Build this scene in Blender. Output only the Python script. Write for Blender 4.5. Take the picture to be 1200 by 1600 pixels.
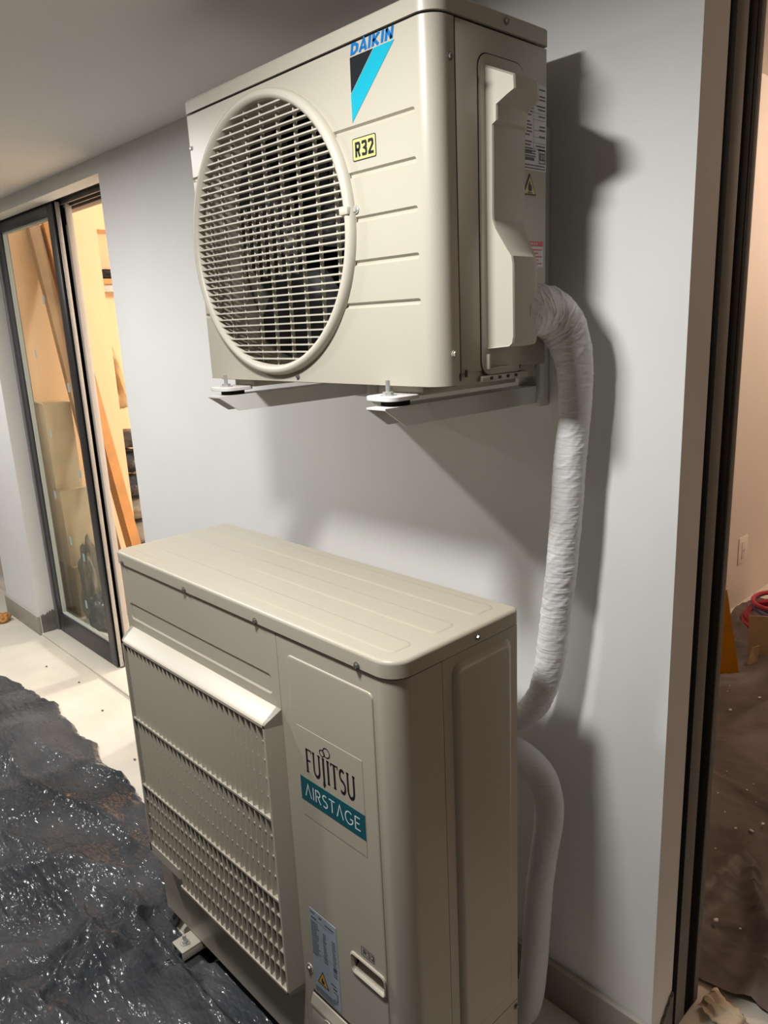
import bpy, bmesh, math, random
from mathutils import Vector, Matrix, noise

random.seed(7)
scene = bpy.context.scene
for o in list(bpy.data.objects):
    bpy.data.objects.remove(o)
C = scene.collection

# ------------------------------------------------------------------ camera
CAM = Vector((1.4736, -1.2458, 1.5778))
YAW, PIT, ROL, FPX = 0.8197, -0.2477, -0.0464, 1178.5
def set_camera():
    f = Vector((-math.sin(YAW) * math.cos(PIT), math.cos(YAW) * math.cos(PIT), math.sin(PIT)))
    r = Vector((math.cos(YAW), math.sin(YAW), 0))
    u = r.cross(f)
    c, s = math.cos(ROL), math.sin(ROL)
    R, U = c * r + s * u, -s * r + c * u
    cd = bpy.data.cameras.new('camera')
    cd.sensor_fit = 'HORIZONTAL'
    cd.sensor_width = 36.0
    cd.lens = 36.0 * FPX / 1200.0
    cd.clip_start = 0.02
    co = bpy.data.objects.new('camera', cd)
    M = Matrix((R, U, -f)).transposed().to_4x4()
    M.translation = CAM
    co.matrix_world = M
    C.objects.link(co)
    scene.camera = co
set_camera()

# ------------------------------------------------------------------ world, lights, exposure
w = bpy.data.worlds.new('world')
scene.world = w
w.use_nodes = True
w.node_tree.nodes['Background'].inputs['Color'].default_value = (0.95, 0.97, 1.0, 1)
w.node_tree.nodes['Background'].inputs['Strength'].default_value = 0.008
vs = scene.view_settings
vs.view_transform = 'Standard'
vs.look = 'None'
vs.gamma = 1.0
vs.exposure = 0.0
vs.use_curve_mapping = False

def downlight(name, loc, watts, col, size, spread):
    d = bpy.data.lights.new(name, 'AREA')
    d.shape = 'DISK'
    d.size = size
    d.energy = watts
    d.color = col
    d.spread = math.radians(spread)
    o = bpy.data.objects.new(name, d)
    o.location = loc
    C.objects.link(o)
def bulb(name, loc, watts, col, rad):
    d = bpy.data.lights.new(name, 'POINT')
    d.energy = watts
    d.color = col
    d.shadow_soft_size = rad
    o = bpy.data.objects.new(name, d)
    o.location = loc
    C.objects.link(o)
LAMP = (1.0, 0.985, 0.955)
downlight('ceiling_downlight', (-1.06, -1.03, 2.165), 23.0, LAMP, 0.14, 178)
downlight('ceiling_downlight', (0.615, -0.98, 2.165), 22.5, LAMP, 0.17, 178)
downlight('ceiling_downlight', (-2.74, -1.03, 2.165), 23.0, LAMP, 0.14, 178)
bulb('room_bulb_warm', (-1.7, 2.7, 2.35), 225.0, (1.0, 0.94, 0.85), 0.12)
bulb('room_bulb_pink', (1.1, 3.0, 2.35), 46.0, (1.0, 0.77, 0.61), 0.12)

# ------------------------------------------------------------------ materials
MATS = {}
def mat(name, col, rough=0.5, spec=0.5, metal=0.0, noise_amt=0.0, noise_scale=8.0, bump=0.0, bump_scale=60.0, detail=4.0, coat=0.0):
    m = bpy.data.materials.new(name)
    m.use_nodes = True
    nt = m.node_tree
    b = nt.nodes['Principled BSDF']
    b.inputs['Base Color'].default_value = (*col, 1)
    b.inputs['Roughness'].default_value = rough
    b.inputs['Specular IOR Level'].default_value = spec
    b.inputs['Metallic'].default_value = metal
    b.inputs['Coat Weight'].default_value = coat
    tc = nt.nodes.new('ShaderNodeTexCoord')
    if noise_amt > 0:
        n = nt.nodes.new('ShaderNodeTexNoise')
        n.inputs['Scale'].default_value = noise_scale
        n.inputs['Detail'].default_value = detail
        nt.links.new(tc.outputs['Object'], n.inputs['Vector'])
        r = nt.nodes.new('ShaderNodeValToRGB')
        r.color_ramp.elements[0].position = 0.3
        r.color_ramp.elements[1].position = 0.7
        r.color_ramp.elements[0].color = (*[max(0, c * (1 - noise_amt)) for c in col], 1)
        r.color_ramp.elements[1].color = (*[min(1, c * (1 + noise_amt)) for c in col], 1)
        nt.links.new(n.outputs['Fac'], r.inputs['Fac'])
        nt.links.new(r.outputs['Color'], b.inputs['Base Color'])
    if bump > 0:
        n2 = nt.nodes.new('ShaderNodeTexNoise')
        n2.inputs['Scale'].default_value = bump_scale
        n2.inputs['Detail'].default_value = 5.0
        nt.links.new(tc.outputs['Object'], n2.inputs['Vector'])
        bp = nt.nodes.new('ShaderNodeBump')
        bp.inputs['Strength'].default_value = bump
        bp.inputs['Distance'].default_value = 0.01
        nt.links.new(n2.outputs['Fac'], bp.inputs['Height'])
        nt.links.new(bp.outputs['Normal'], b.inputs['Normal'])
    MATS[name] = m
    return m
mat('wall_paint', (0.83, 0.828, 0.82), 0.75, 0.25, noise_amt=0.025, noise_scale=3.0, bump=0.03, bump_scale=120)
mat('ceiling_paint', (0.80, 0.78, 0.75), 0.85, 0.2, noise_amt=0.02, noise_scale=2.0)
mat('ivory_paint', (0.455, 0.425, 0.352), 0.36, 0.45, noise_amt=0.012, noise_scale=4.0)
mat('beige_paint', (0.485, 0.442, 0.358), 0.34, 0.45, noise_amt=0.012, noise_scale=4.0)
mat('ivory_plastic', (0.50, 0.47, 0.395), 0.42, 0.4)
mat('seam_black', (0.012, 0.011, 0.010), 0.6)
mat('black_rubber', (0.010, 0.010, 0.009), 0.8, 0.15)
mat('dark_inside', (0.006, 0.006, 0.007), 0.55)
mat('fan_grey', (0.010, 0.010, 0.012), 0.45)
mat('zinc', (0.55, 0.55, 0.53), 0.32, metal=0.55)
mat('screw_dark', (0.22, 0.21, 0.19), 0.3, metal=0.6)
mat('bracket_white', (0.66, 0.65, 0.63), 0.4)
mat('anthracite', (0.035, 0.035, 0.038), 0.38, 0.5)
mat('frame_grey', (0.16, 0.155, 0.15), 0.4)
mat('jamb_grey', (0.24, 0.23, 0.21), 0.75, 0.2)
mat('gasket_shade_black', (0.005, 0.005, 0.005), 0.9, 0.08)  # gaskets, and the shade painted into the jamb slots
mat('seal_white', (0.72, 0.66, 0.60), 0.5)
mat('jamb_bead', (0.40, 0.42, 0.40), 0.5)
mat('concrete', (0.74, 0.69, 0.60), 0.6, 0.3, noise_amt=0.07, noise_scale=5.0, bump=0.05, bump_scale=50)
mat('skirting', (0.36, 0.33, 0.29), 0.5, noise_amt=0.05, noise_scale=6)
mat('skirting_light', (0.52, 0.49, 0.43), 0.5, noise_amt=0.04, noise_scale=6)
mat('raw_cement', (0.17, 0.16, 0.145), 0.85, noise_amt=0.25, noise_scale=22, bump=0.3, bump_scale=80)
mat('logo_blue', (0.0, 0.15, 0.46), 0.35)
mat('logo_cyan', (0.0, 0.36, 0.50), 0.35)
mat('logo_black', (0.006, 0.008, 0.012), 0.35)
mat('label_yellow', (0.55, 0.55, 0.20), 0.4)
mat('label_amber', (0.78, 0.42, 0.05), 0.4)
mat('label_white', (0.66, 0.65, 0.65), 0.45)
mat('label_silver', (0.40, 0.45, 0.52), 0.45, noise_amt=0.05, noise_scale=20)
mat('label_red', (0.62, 0.05, 0.06), 0.4)
mat('teal', (0.0, 0.095, 0.125), 0.4)
mat('print_white', (0.80, 0.86, 0.86), 0.45)
mat('print_grey', (0.09, 0.10, 0.11), 0.5)
mat('film', (0.48, 0.435, 0.35), 0.28)
mat('wood_orange', (0.56, 0.25, 0.075), 0.55, noise_amt=0.18, noise_scale=7)
mat('wood_brown', (0.34, 0.21, 0.12), 0.6, noise_amt=0.2, noise_scale=7)
mat('cardboard', (0.46, 0.33, 0.19), 0.8, noise_amt=0.08, noise_scale=9)
mat('cardboard_pale', (0.64, 0.53, 0.38), 0.8, noise_amt=0.06, noise_scale=9)
mat('paper_brown', (0.50, 0.36, 0.19), 0.8, noise_amt=0.1, noise_scale=12)
mat('room_wall_lamplit', (0.82, 0.545, 0.33), 0.8, noise_amt=0.015, noise_scale=2)  # cream wall paint with the lamp's warmth mixed into the colour
mat('room_wall_pink', (0.74, 0.67, 0.60), 0.8, noise_amt=0.02, noise_scale=2)
mat('outlet_white', (0.82, 0.76, 0.68), 0.35)
mat('cable_red', (0.50, 0.03, 0.05), 0.45)
mat('cable_blue', (0.07, 0.09, 0.34), 0.45)
mat('orange_plastic', (0.66, 0.27, 0.0), 0.5, noise_amt=0.06, noise_scale=15)
mat('plaster_chip', (0.80, 0.76, 0.70), 0.8)
mat('black_cloth', (0.015, 0.015, 0.017), 0.8)
mat('grey_cloth', (0.22, 0.20, 0.17), 0.85, noise_amt=0.25, noise_scale=14)
mat('tape_blue', (0.36, 0.50, 0.50), 0.6)

def plastic_sheet(name, col, rough, dust, scale, spec, fine=0.28):
    m = mat(name, col, rough, spec)
    nt = m.node_tree
    b = nt.nodes['Principled BSDF']
    tc = nt.nodes['Texture Coordinate']
    def bump(tex_out, strength, dist, prev=None):
        bp = nt.nodes.new('ShaderNodeBump')
        bp.inputs['Strength'].default_value = strength
        bp.inputs['Distance'].default_value = dist
        nt.links.new(tex_out, bp.inputs['Height'])
        if prev:
            nt.links.new(prev.outputs['Normal'], bp.inputs['Normal'])
        return bp
    prev = None
    for (rot, sx, sy, sc_, st, ds) in ((.45, .7, 3.0, scale, .55, .012), (-.75, .8, 2.6, scale * .8, .45, .012), (1.3, .9, 2.2, scale * 1.9, .40, .008), (.1, 1.0, 2.0, scale * 4.0, .30, .005)):
        mp = nt.nodes.new('ShaderNodeMapping')
        mp.inputs['Scale'].default_value = (sx, sy, 1.0)
        mp.inputs['Rotation'].default_value = (0, 0, rot)
        nt.links.new(tc.outputs['Object'], mp.inputs['Vector'])
        n1 = nt.nodes.new('ShaderNodeTexNoise')
        n1.noise_type = 'RIDGED_MULTIFRACTAL'
        n1.inputs['Scale'].default_value = sc_
        n1.inputs['Detail'].default_value = 3
        n1.inputs['Distortion'].default_value = 0.25
        nt.links.new(mp.outputs['Vector'], n1.inputs['Vector'])
        prev = bump(n1.outputs['Fac'], st, ds, prev)
    for (rot, sx, sy, sc_, st, ds) in ((.5, 1.0, 2.4, scale * 1.6, fine, .016), (-.6, 1.0, 1.8, scale * 4.0, fine, .010)):
        mp = nt.nodes.new('ShaderNodeMapping')
        mp.inputs['Scale'].default_value = (sx, sy, 1.0)
        mp.inputs['Rotation'].default_value = (0, 0, rot)
        nt.links.new(tc.outputs['Object'], mp.inputs['Vector'])
        v = nt.nodes.new('ShaderNodeTexVoronoi')
        v.feature = 'DISTANCE_TO_EDGE'
        v.inputs['Scale'].default_value = sc_
        nt.links.new(mp.outputs['Vector'], v.inputs['Vector'])
        prev = bump(v.outputs['Distance'], st, ds, prev)
    nt.links.new(prev.outputs['Normal'], b.inputs['Normal'])
    n3 = nt.nodes.new('ShaderNodeTexNoise')
    n3.inputs['Scale'].default_value = 3.0
    n3.inputs['Detail'].default_value = 8
    nt.links.new(tc.outputs['Object'], n3.inputs['Vector'])
    r = nt.nodes.new('ShaderNodeValToRGB')
    r.color_ramp.elements[0].position = 0.38
    r.color_ramp.elements[1].position = 0.72
    r.color_ramp.elements[0].color = (*col, 1)
    r.color_ramp.elements[1].color = (*dust, 1)
    nt.links.new(n3.outputs['Fac'], r.inputs['Fac'])
    nt.links.new(r.outputs['Color'], b.inputs['Base Color'])
    return m
plastic_sheet('black_plastic', (0.042, 0.045, 0.051), 0.17, (0.105, 0.108, 0.115), 10.0, 0.21)
plastic_sheet('brown_plastic', (0.085, 0.070, 0.064), 0.5, (0.17, 0.14, 0.125), 4.0, 0.25, 0.12)

def wrap_material():
    m = mat('white_wrap', (0.74, 0.74, 0.745), 0.42, 0.4)
    nt = m.node_tree
    b = nt.nodes['Principled BSDF']
    tc = nt.nodes['Texture Coordinate']
    mp = nt.nodes.new('ShaderNodeMapping')
    mp.inputs['Scale'].default_value = (7, 7, 70)
    mp.inputs['Rotation'].default_value = (0.25, 0.2, 0)
    nt.links.new(tc.outputs['Object'], mp.inputs['Vector'])
    n = nt.nodes.new('ShaderNodeTexNoise')
    n.inputs['Scale'].default_value = 1.6
    n.inputs['Detail'].default_value = 6
    n.inputs['Distortion'].default_value = 0.5
    nt.links.new(mp.outputs['Vector'], n.inputs['Vector'])
    bp = nt.nodes.new('ShaderNodeBump')
    bp.inputs['Strength'].default_value = 0.42
    bp.inputs['Distance'].default_value = 0.006
    nt.links.new(n.outputs['Fac'], bp.inputs['Height'])
    nt.links.new(bp.outputs['Normal'], b.inputs['Normal'])
wrap_material()

def glass_material():
    m = bpy.data.materials.new('pane_glass')
    m.use_nodes = True
    nt = m.node_tree
    nt.nodes.remove(nt.nodes['Principled BSDF'])
    out = nt.nodes['Material Output']
    t = nt.nodes.new('ShaderNodeBsdfTransparent')
    t.inputs['Color'].default_value = (0.87, 0.90, 0.885, 1)
    g = nt.nodes.new('ShaderNodeBsdfGlossy')
    g.inputs['Roughness'].default_value = 0.02
    g.inputs['Color'].default_value = (0.95, 0.98, 0.97, 1)
    mx = nt.nodes.new('ShaderNodeMixShader')
    mx.inputs['Fac'].default_value = 0.06
    nt.links.new(t.outputs['BSDF'], mx.inputs[1])
    nt.links.new(g.outputs['BSDF'], mx.inputs[2])
    nt.links.new(mx.outputs['Shader'], out.inputs['Surface'])
    MATS['pane_glass'] = m
glass_material()

# ------------------------------------------------------------------ builders
def base_of(parent):
    p = parent
    while p is not None and p.parent is not None:
        p = p.parent
    return Vector(p.location) if p is not None else Vector((0, 0, 0))

def finish(name, bm, m, parent=None, smooth=30, wn=False):
    """link the bmesh (world coordinates) as one object; children are stored relative to their thing's base"""
    off = base_of(parent)
    bmesh.ops.recalc_face_normals(bm, faces=bm.faces)
    me = bpy.data.meshes.new(name)
    if parent is not None:
        bmesh.ops.translate(bm, verts=bm.verts, vec=-off)
    bm.to_mesh(me)
    bm.free()
    if smooth:
        for p in me.polygons:
            p.use_smooth = True
        me.set_sharp_from_angle(angle=math.radians(smooth))
    me.materials.append(MATS[m])
    o = bpy.data.objects.new(name, me)
    C.objects.link(o)
    if parent is not None:
        o.parent = parent
    if wn:
        md = o.modifiers.new('weighted_normal', 'WEIGHTED_NORMAL')
        md.keep_sharp = True
    return o

def thing(name, label, cat, loc, group=None):
    o = bpy.data.objects.new(name, None)
    o.empty_display_size = 0.05
    o.location = loc
    C.objects.link(o)
    tag(o, label, cat, group)
    return o
def tag(o, label=None, cat=None, group=None, kind=None):
    if label: o['label'] = label
    if cat: o['category'] = cat
    if group: o['group'] = group
    if kind: o['kind'] = kind
    return o
def sroot(name, loc, label=None):
    o = bpy.data.objects.new(name, None)
    o.location = loc
    C.objects.link(o)
    o['kind'] = 'structure'
    if label: o['label'] = label
    return o

def box(bm, x0, x1, y0, y1, z0, z1, bev=0.0, seg=2):
    r = bmesh.ops.create_cube(bm, size=1.0)
    vs_ = r['verts']
    for v in vs_:
        v.co = Vector(((x0 + x1) / 2 + v.co.x * (x1 - x0), (y0 + y1) / 2 + v.co.y * (y1 - y0), (z0 + z1) / 2 + v.co.z * (z1 - z0)))
    if bev > 0:
        es = set()
        for v in vs_:
            es.update(v.link_edges)
        bmesh.ops.bevel(bm, geom=list(es), offset=bev, segments=seg, profile=0.5, affect='EDGES')
    return bm
def B(*a, **k):
    bm = bmesh.new()
    box(bm, *a, **k)
    return bm
def prism(bm, pts, fn0, fn1):
    """close a 2-D outline between two mappings (a solid)"""
    a = [bm.verts.new(fn0(*p)) for p in pts]
    b = [bm.verts.new(fn1(*p)) for p in pts]
    n = len(pts)
    bm.faces.new(a)
    bm.faces.new(list(reversed(b)))
    for i in range(n):
        j = (i + 1) % n
        bm.faces.new([a[i], b[i], b[j], a[j]])
def loft(bm, rings, cap0=True, cap1=True, closed=True):
    vr = [[bm.verts.new(p) for p in r] for r in rings]
    n = len(rings[0])
    for k in range(len(vr) - 1):
        for i in range(n if closed else n - 1):
            j = (i + 1) % n
            bm.faces.new([vr[k][i], vr[k][j], vr[k + 1][j], vr[k + 1][i]])
    if cap0: bm.faces.new(list(reversed(vr[0])))
    if cap1: bm.faces.new(vr[-1])
def rrect(u0, u1, v0, v1, r, n=6):
    pts = []
    for (cu, cv, a0) in ((u1 - r, v1 - r, 0), (u0 + r, v1 - r, 90), (u0 + r, v0 + r, 180), (u1 - r, v0 + r, 270)):
        for k in range(n + 1):
            a = math.radians(a0 + 90 * k / n)
            pts.append((cu + r * math.cos(a), cv + r * math.sin(a)))
    return pts
def cyl(bm, p0, p1, r0, r1=None, n=16):
    p0, p1 = Vector(p0), Vector(p1)
    r1 = r0 if r1 is None else r1
    d = (p1 - p0).normalized()
    a = d.orthogonal().normalized()
    b = d.cross(a)
    loft(bm, [[p0 + (a * math.cos(t) + b * math.sin(t)) * r0 for t in [2 * math.pi * i / n for i in range(n)]],
              [p1 + (a * math.cos(t) + b * math.sin(t)) * r1 for t in [2 * math.pi * i / n for i in range(n)]]])
def boolean_cut(bm, cutters):
    """subtract the cutter bmeshes from bm, returns a fresh bmesh"""
    me = bpy.data.meshes.new('tmp'); bmesh.ops.recalc_face_normals(bm, faces=bm.faces); bm.to_mesh(me); bm.free()
    o = bpy.data.objects.new('tmp', me); C.objects.link(o)
    tmp = []
    for cb in cutters:
        bmesh.ops.recalc_face_normals(cb, faces=cb.faces)
        cm = bpy.data.meshes.new('tmpc'); cb.to_mesh(cm); cb.free()
        co = bpy.data.objects.new('tmpc', cm); C.objects.link(co)
        md = o.modifiers.new('b', 'BOOLEAN'); md.operation = 'DIFFERENCE'; md.solver = 'EXACT'; md.object = co
        tmp.append(co)
    dg = bpy.context.evaluated_depsgraph_get()
    dg.update()
    ev = o.evaluated_get(dg)
    m2 = bpy.data.meshes.new_from_object(ev)
    out = bmesh.new(); out.from_mesh(m2)
    for t in tmp + [o]:
        mm = t.data
        bpy.data.objects.remove(t); bpy.data.meshes.remove(mm)
    bpy.data.meshes.remove(m2)
    return out
def pocket_front(u0, u1, v0, v1, r, ysurf, depth, bev):
    """rounded pocket cutter for a front face (normal -y)"""
    cb = bmesh.new()
    o1 = rrect(u0, u1, v0, v1, r); o2 = rrect(u0 + bev, u1 - bev, v0 + bev, v1 - bev, max(r - bev, 0.001))
    oo = rrect(u0 - bev * .4, u1 + bev * .4, v0 - bev * .4, v1 + bev * .4, r + bev * .4)
    loft(cb, [[(u, ysurf - depth * .4, v) for u, v in oo], [(u, ysurf, v) for u, v in o1], [(u, ysurf + depth, v) for u, v in o2]])
    return cb
def raised_front(bm, u0, u1, v0, v1, r, ysurf, h, bev):
    o1 = rrect(u0, u1, v0, v1, r); o2 = rrect(u0 + bev * .4, u1 - bev * .4, v0 + bev * .4, v1 - bev * .4, max(r - bev * .4, 0.001))
    o3 = rrect(u0 + bev, u1 - bev, v0 + bev, v1 - bev, max(r - bev, 0.001))
    loft(bm, [[(u, ysurf + .002, v) for u, v in o1], [(u, ysurf - h * .6, v) for u, v in o2], [(u, ysurf - h, v) for u, v in o3]])

def smooth_path(pts, n):
    """Catmull-Rom through pts (tuples of any length)"""
    out = []
    P = [tuple(2 * a - b for a, b in zip(pts[0], pts[1]))] + list(pts) + [tuple(2 * a - b for a, b in zip(pts[-1], pts[-2]))]
    for i in range(1, len(P) - 2):
        for k in range(n):
            t = k / n
            out.append(tuple(0.5 * (2 * b + (c - a) * t + (2 * a - 5 * b + 4 * c - d) * t * t + (3 * b - a - 3 * c + d) * t ** 3)
                             for a, b, c, d in zip(P[i - 1], P[i], P[i + 1], P[i + 2])))
    out.append(tuple(pts[-1]))
    return out
def tube(bm, pts, radii, n=16, disp=None):
    pts = [Vector(p) for p in pts]
    rings = []
    a = None
    s = 0.0
    for i, p in enumerate(pts):
        d = (pts[min(i + 1, len(pts) - 1)] - pts[max(i - 1, 0)]).normalized()
        if a is None:
            a = d.orthogonal().normalized()
        else:
            a = (a - d * a.dot(d)).normalized()
        b = d.cross(a)
        if i: s += (p - pts[i - 1]).length
        ring = []
        for k in range(n):
            t = 2 * math.pi * k / n
            r = radii[i] if hasattr(radii, '__len__') else radii
            if disp: r += disp(s, t)
            ring.append(p + (a * math.cos(t) + b * math.sin(t)) * r)
        rings.append(ring)
    loft(bm, rings)

# flat lettering made of strokes ------------------------------------------------
def ribbon(bm, poly, wd, place, closed=False):
    P = [Vector((p[0], p[1])) for p in poly]
    n = len(P)
    L, R = [], []
    for i in range(n):
        pv = P[i - 1] if (i > 0 or closed) else None
        nx = P[(i + 1) % n] if (i < n - 1 or closed) else None
        d1 = (P[i] - pv).normalized() if pv is not None else None
        d2 = (nx - P[i]).normalized() if nx is not None else None
        if d1 is None: d1 = d2
        if d2 is None: d2 = d1
        n1 = Vector((-d1.y, d1.x)); n2 = Vector((-d2.y, d2.x))
        m = (n1 + n2)
        if m.length < 1e-4: m = n1.copy()
        m.normalize()
        k = min(1.0 / max(m.dot(n1), 0.35), 2.2)
        L.append(P[i] + m * wd / 2 * k); R.append(P[i] - m * wd / 2 * k)
    lv = [bm.verts.new(place(*p)) for p in L]; rv = [bm.verts.new(place(*p)) for p in R]
    for i in range(n if closed else n - 1):
        j = (i + 1) % n
        bm.faces.new([lv[i], rv[i], rv[j], lv[j]])
def arc(cx, cy, rx, ry, a0, a1, n=12):
    return [(cx + rx * math.cos(math.radians(a0 + (a1 - a0) * i / n)), cy + ry * math.sin(math.radians(a0 + (a1 - a0) * i / n))) for i in range(n + 1)]
def letters(bm, strokes, place):
    for (poly, wd, cl) in strokes:
        ribbon(bm, poly, wd, place, cl)
def block_letter(ch, w=.62, t=.2):
    h = t / 2
    x0, x1, y0, y1 = h, w - h, h, 1 - h
    m = w / 2
    S = {
     'D': [([(x0, y0), (m, y0), (x1, .3), (x1, .7), (m, y1), (x0, y1)], t, True)],
     'A': [([(h * .6, 0), (m, 1.02), (w - h * .6, 0)], t, False), ([(w * .28, .28), (w * .72, .28)], t * .8, False)],
     'I': [([(h, 0), (h, 1)], t, False)],
     'K': [([(x0, 0), (x0, 1)], t, False), ([(x0, .42), (x1, 1)], t, False), ([(x0 + .1, .52), (x1 + .02, 0)], t, False)],
     'N': [([(x0, 0), (x0, 1)], t, False), ([(x0, 1 - h * .4), (x1, h * .4)], t, False), ([(x1, 0), (x1, 1)], t, False)],
     'R': [([(x0, 0), (x0, y1), (x1 - .06, y1), (x1, .82), (x1, .62), (x1 - .06, .5), (x0, .5)], t, False), ([(m, .5), (x1, 0)], t, False)],
     '3': [([(x0, .78), (x0 + .03, y1), (x1 - .04, y1), (x1, .82), (x1, .62), (m, .52), (x1, .42), (x1, .18), (x1 - .04, y0), (x0 + .03, y0), (x0, .22)], t, False)],
     '2': [([(x0, .76), (x0 + .03, y1), (x1 - .04, y1), (x1, .82), (x1, .62), (x0, .16), (x0, y0), (x1 + h, y0)], t, False)],
    }
    return S[ch]
def front_place(x0, z0, w, h, y, shear=0.0):
    return lambda u, v: (x0 + u * w + shear * v * h, y, z0 + v * h)
def side_place(y0, z0, w, h, x):
    return lambda u, v: (x, y0 + u * w, z0 + v * h)
def word(bm, s, mk, place, adv, gap):
    u = 0
    for ch in s:
        wch = adv.get(ch, adv['*'])
        st = mk(ch)
        for (poly, wd, cl) in st:
            ribbon(bm, [(u + p[0], p[1]) for p in poly], wd, place, cl)
        u += wch + gap
    return u

# ================================================================== SETTING
XL, XR, ZC = -1.228, 0.893, 2.17        # pier edges, balcony ceiling
ZR = 2.57                               # ceiling of the rooms behind
DEP = 0.232                             # wall depth at the doors
tag(finish('floor', B(-7.0, 3.2, -4.2, 5.0, -0.12, 0.0), 'concrete', smooth=0), 'pale cream concrete floor running through the doors', kind='structure')
tag(finish('ceiling', B(-7.0, 3.2, -4.2, 0.10, ZC, ZC + 0.10), 'ceiling_paint', smooth=0), 'grey white painted ceiling above the units', kind='structure')
bm = bmesh.new()
box(bm, XL, XR, 0.0, 0.09, 0.0, ZC)
box(bm, XL, XR - 0.06, 0.09, DEP, 0.0, ZR)
tag(finish('wall_back', bm, 'wall_paint', smooth=0), 'white painted wall pier behind both outdoor units', kind='structure')
tag(finish('wall_left', B(-3.17, -2.634, 0.0, 0.14, 0.0, ZC), 'wall_paint', smooth=0), 'white painted wall pier left of the glass sliding door', kind='structure')
# lintels over the two openings
bm = bmesh.new(); box(bm, -2.634, XL, 0.0, 0.075, 2.117, ZC)
tag(finish('wall_lintel', bm, 'wall_paint', smooth=0), 'narrow white lintel over the glass sliding door', kind='structure')
bm = bmesh.new(); box(bm, XR, 3.2, 0.0, 0.09, 2.13, ZC); box(bm, XR, 3.2, 0.09, DEP, 2.13, ZR); box(bm, -7.0, XL, DEP - .06, DEP, 2.2, ZR); box(bm, -7, -3.17, 0, DEP - .06, 2.117, ZC)
tag(finish('wall_upper', bm, 'wall_paint', smooth=0), 'white wall band above the door openings', kind='structure')
tag(finish('ceiling_room', B(-7.0, 3.2, DEP, 5.0, ZR, ZR + 0.08), 'room_wall_pink', smooth=0), 'pale ceiling of the rooms behind the doors', kind='structure')
# right room
tag(finish('wall_room_right', B(-0.20, -0.03, DEP, 5.0, 0.0, ZR), 'room_wall_pink', smooth=0), 'pale pinkish room wall with a socket behind the right door', kind='structure')
tag(finish('wall_room_end', B(-7.0, 3.2, 4.9, 5.0, 0.0, ZR), 'room_wall_pink', smooth=0), 'far end wall of the rooms', kind='structure')
tag(finish('wall_room_side', B(3.1, 3.2, DEP, 4.9, 0.0, ZR), 'room_wall_pink', smooth=0), 'far side wall of the right room', kind='structure')
# left room: near stub wall, deeper wall with bulkhead
tag(finish('wall_room_left', B(-3.12, -3.0, .14, 0.765, 0.0, ZR), 'room_wall_lamplit', smooth=0), 'cream room wall behind the glass sliding door', kind='structure')
bm = bmesh.new(); box(bm, -4.32, -4.2, 0.765, 4.9, 0, ZR); box(bm, -4.2, -3.98, 0.765, 4.9, 2.295, ZR); box(bm, -4.32, -3.12, .66, .765, 0, ZR)
tag(finish('wall_room_far', bm, 'room_wall_lamplit', smooth=0), 'deeper cream room wall with a bulkhead at the top', kind='structure')
tag(finish('wall_far_left', B(-7.0, -6.9, -4.2, 4.9, 0.0, ZR), 'room_wall_lamplit', smooth=0), 'distant wall at the far left', kind='structure')

# skirting and sill
def skirting(name, x0, x1, label, m='skirting'):
    bm = bmesh.new()
    box(bm, x0, x1, -0.014, 0.0, 0.0, 0.104, 0.002)
    o = finish(name, bm, m)
    tag(o, label, kind='structure')
    finish('caulk_bead', B(x0, x1, -0.014, -0.0005, 0.104, 0.109, 0.002), 'skirting_light', o)
    return o
skirting('baseboard_right', XL, XR, 'beige grey skirting tile along the wall behind the lower unit')
skirting('baseboard_left', -3.17, -2.634, 'beige grey skirting tile on the wall pier left of the glass door')
def ragged_patch(name, x, y0, y1, h0, h1, label, sgn=1):
    pts = [(y0, 0)]
    n = 14
    pts.append((y1, 0))
    for i in range(n + 1):
        t = i / n
        pts.append((y1 + (y0 - y1) * t, h1 + (h0 - h1) * t + random.uniform(-.008, .008)))
    bm = bmesh.new()
    prism(bm, pts, lambda u, v: (x, u, v), lambda u, v: (x + .006, u, v))
    tag(finish(name, bm, 'raw_cement', smooth=0), label, kind='structure')
ragged_patch('trim_1', XR, 0.004, 0.088, 0.045, 0.135, 'rough grey cement patch at the foot of the right door reveal')
ragged_patch('trim_2', -2.634, 0.004, 0.078, 0.112, 0.125, 'dark grey raw cement patch at the foot of the left door reveal')
tag(finish('trim_3', B(-2.634, XL, -0.006, DEP, 0.0, 0.012, 0.003), 'concrete'), 'pale door sill slab under the glass sliding door', kind='structure')

# right door jamb: fins, with flush black strips standing in for the shade of the slots
j = sroot('trim_4', (XR, 0.16, 0.0), 'metal sliding door jamb with two dark vertical tracks')
bm = bmesh.new(); box(bm, XR - 0.06, XR - 0.045, 0.09, DEP, 0, 2.13)
finish('jamb_backplate', bm, 'gasket_shade_black', j, smooth=0)
finish('jamb_fin', B(XR - .045, XR - .0006, 0.118, 0.164, 0, 2.13, .0015), 'jamb_grey', j)
finish('jamb_fin', B(XR - .045, XR + .000, 0.212, DEP, 0, 2.13, .0015), 'jamb_grey', j)
finish('jamb_rail', B(XR - .045, XR - .0012, 0.200, 0.212, 0, 2.13, .0015), 'black_rubber', j)
finish('slot_shade', B(XR - .045, XR - .0012, 0.088, 0.118, 0, 2.13, .001), 'gasket_shade_black', j)
finish('slot_shade', B(XR - .045, XR - .0012, 0.164, 0.200, 0, 2.13, .001), 'gasket_shade_black', j)

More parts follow.
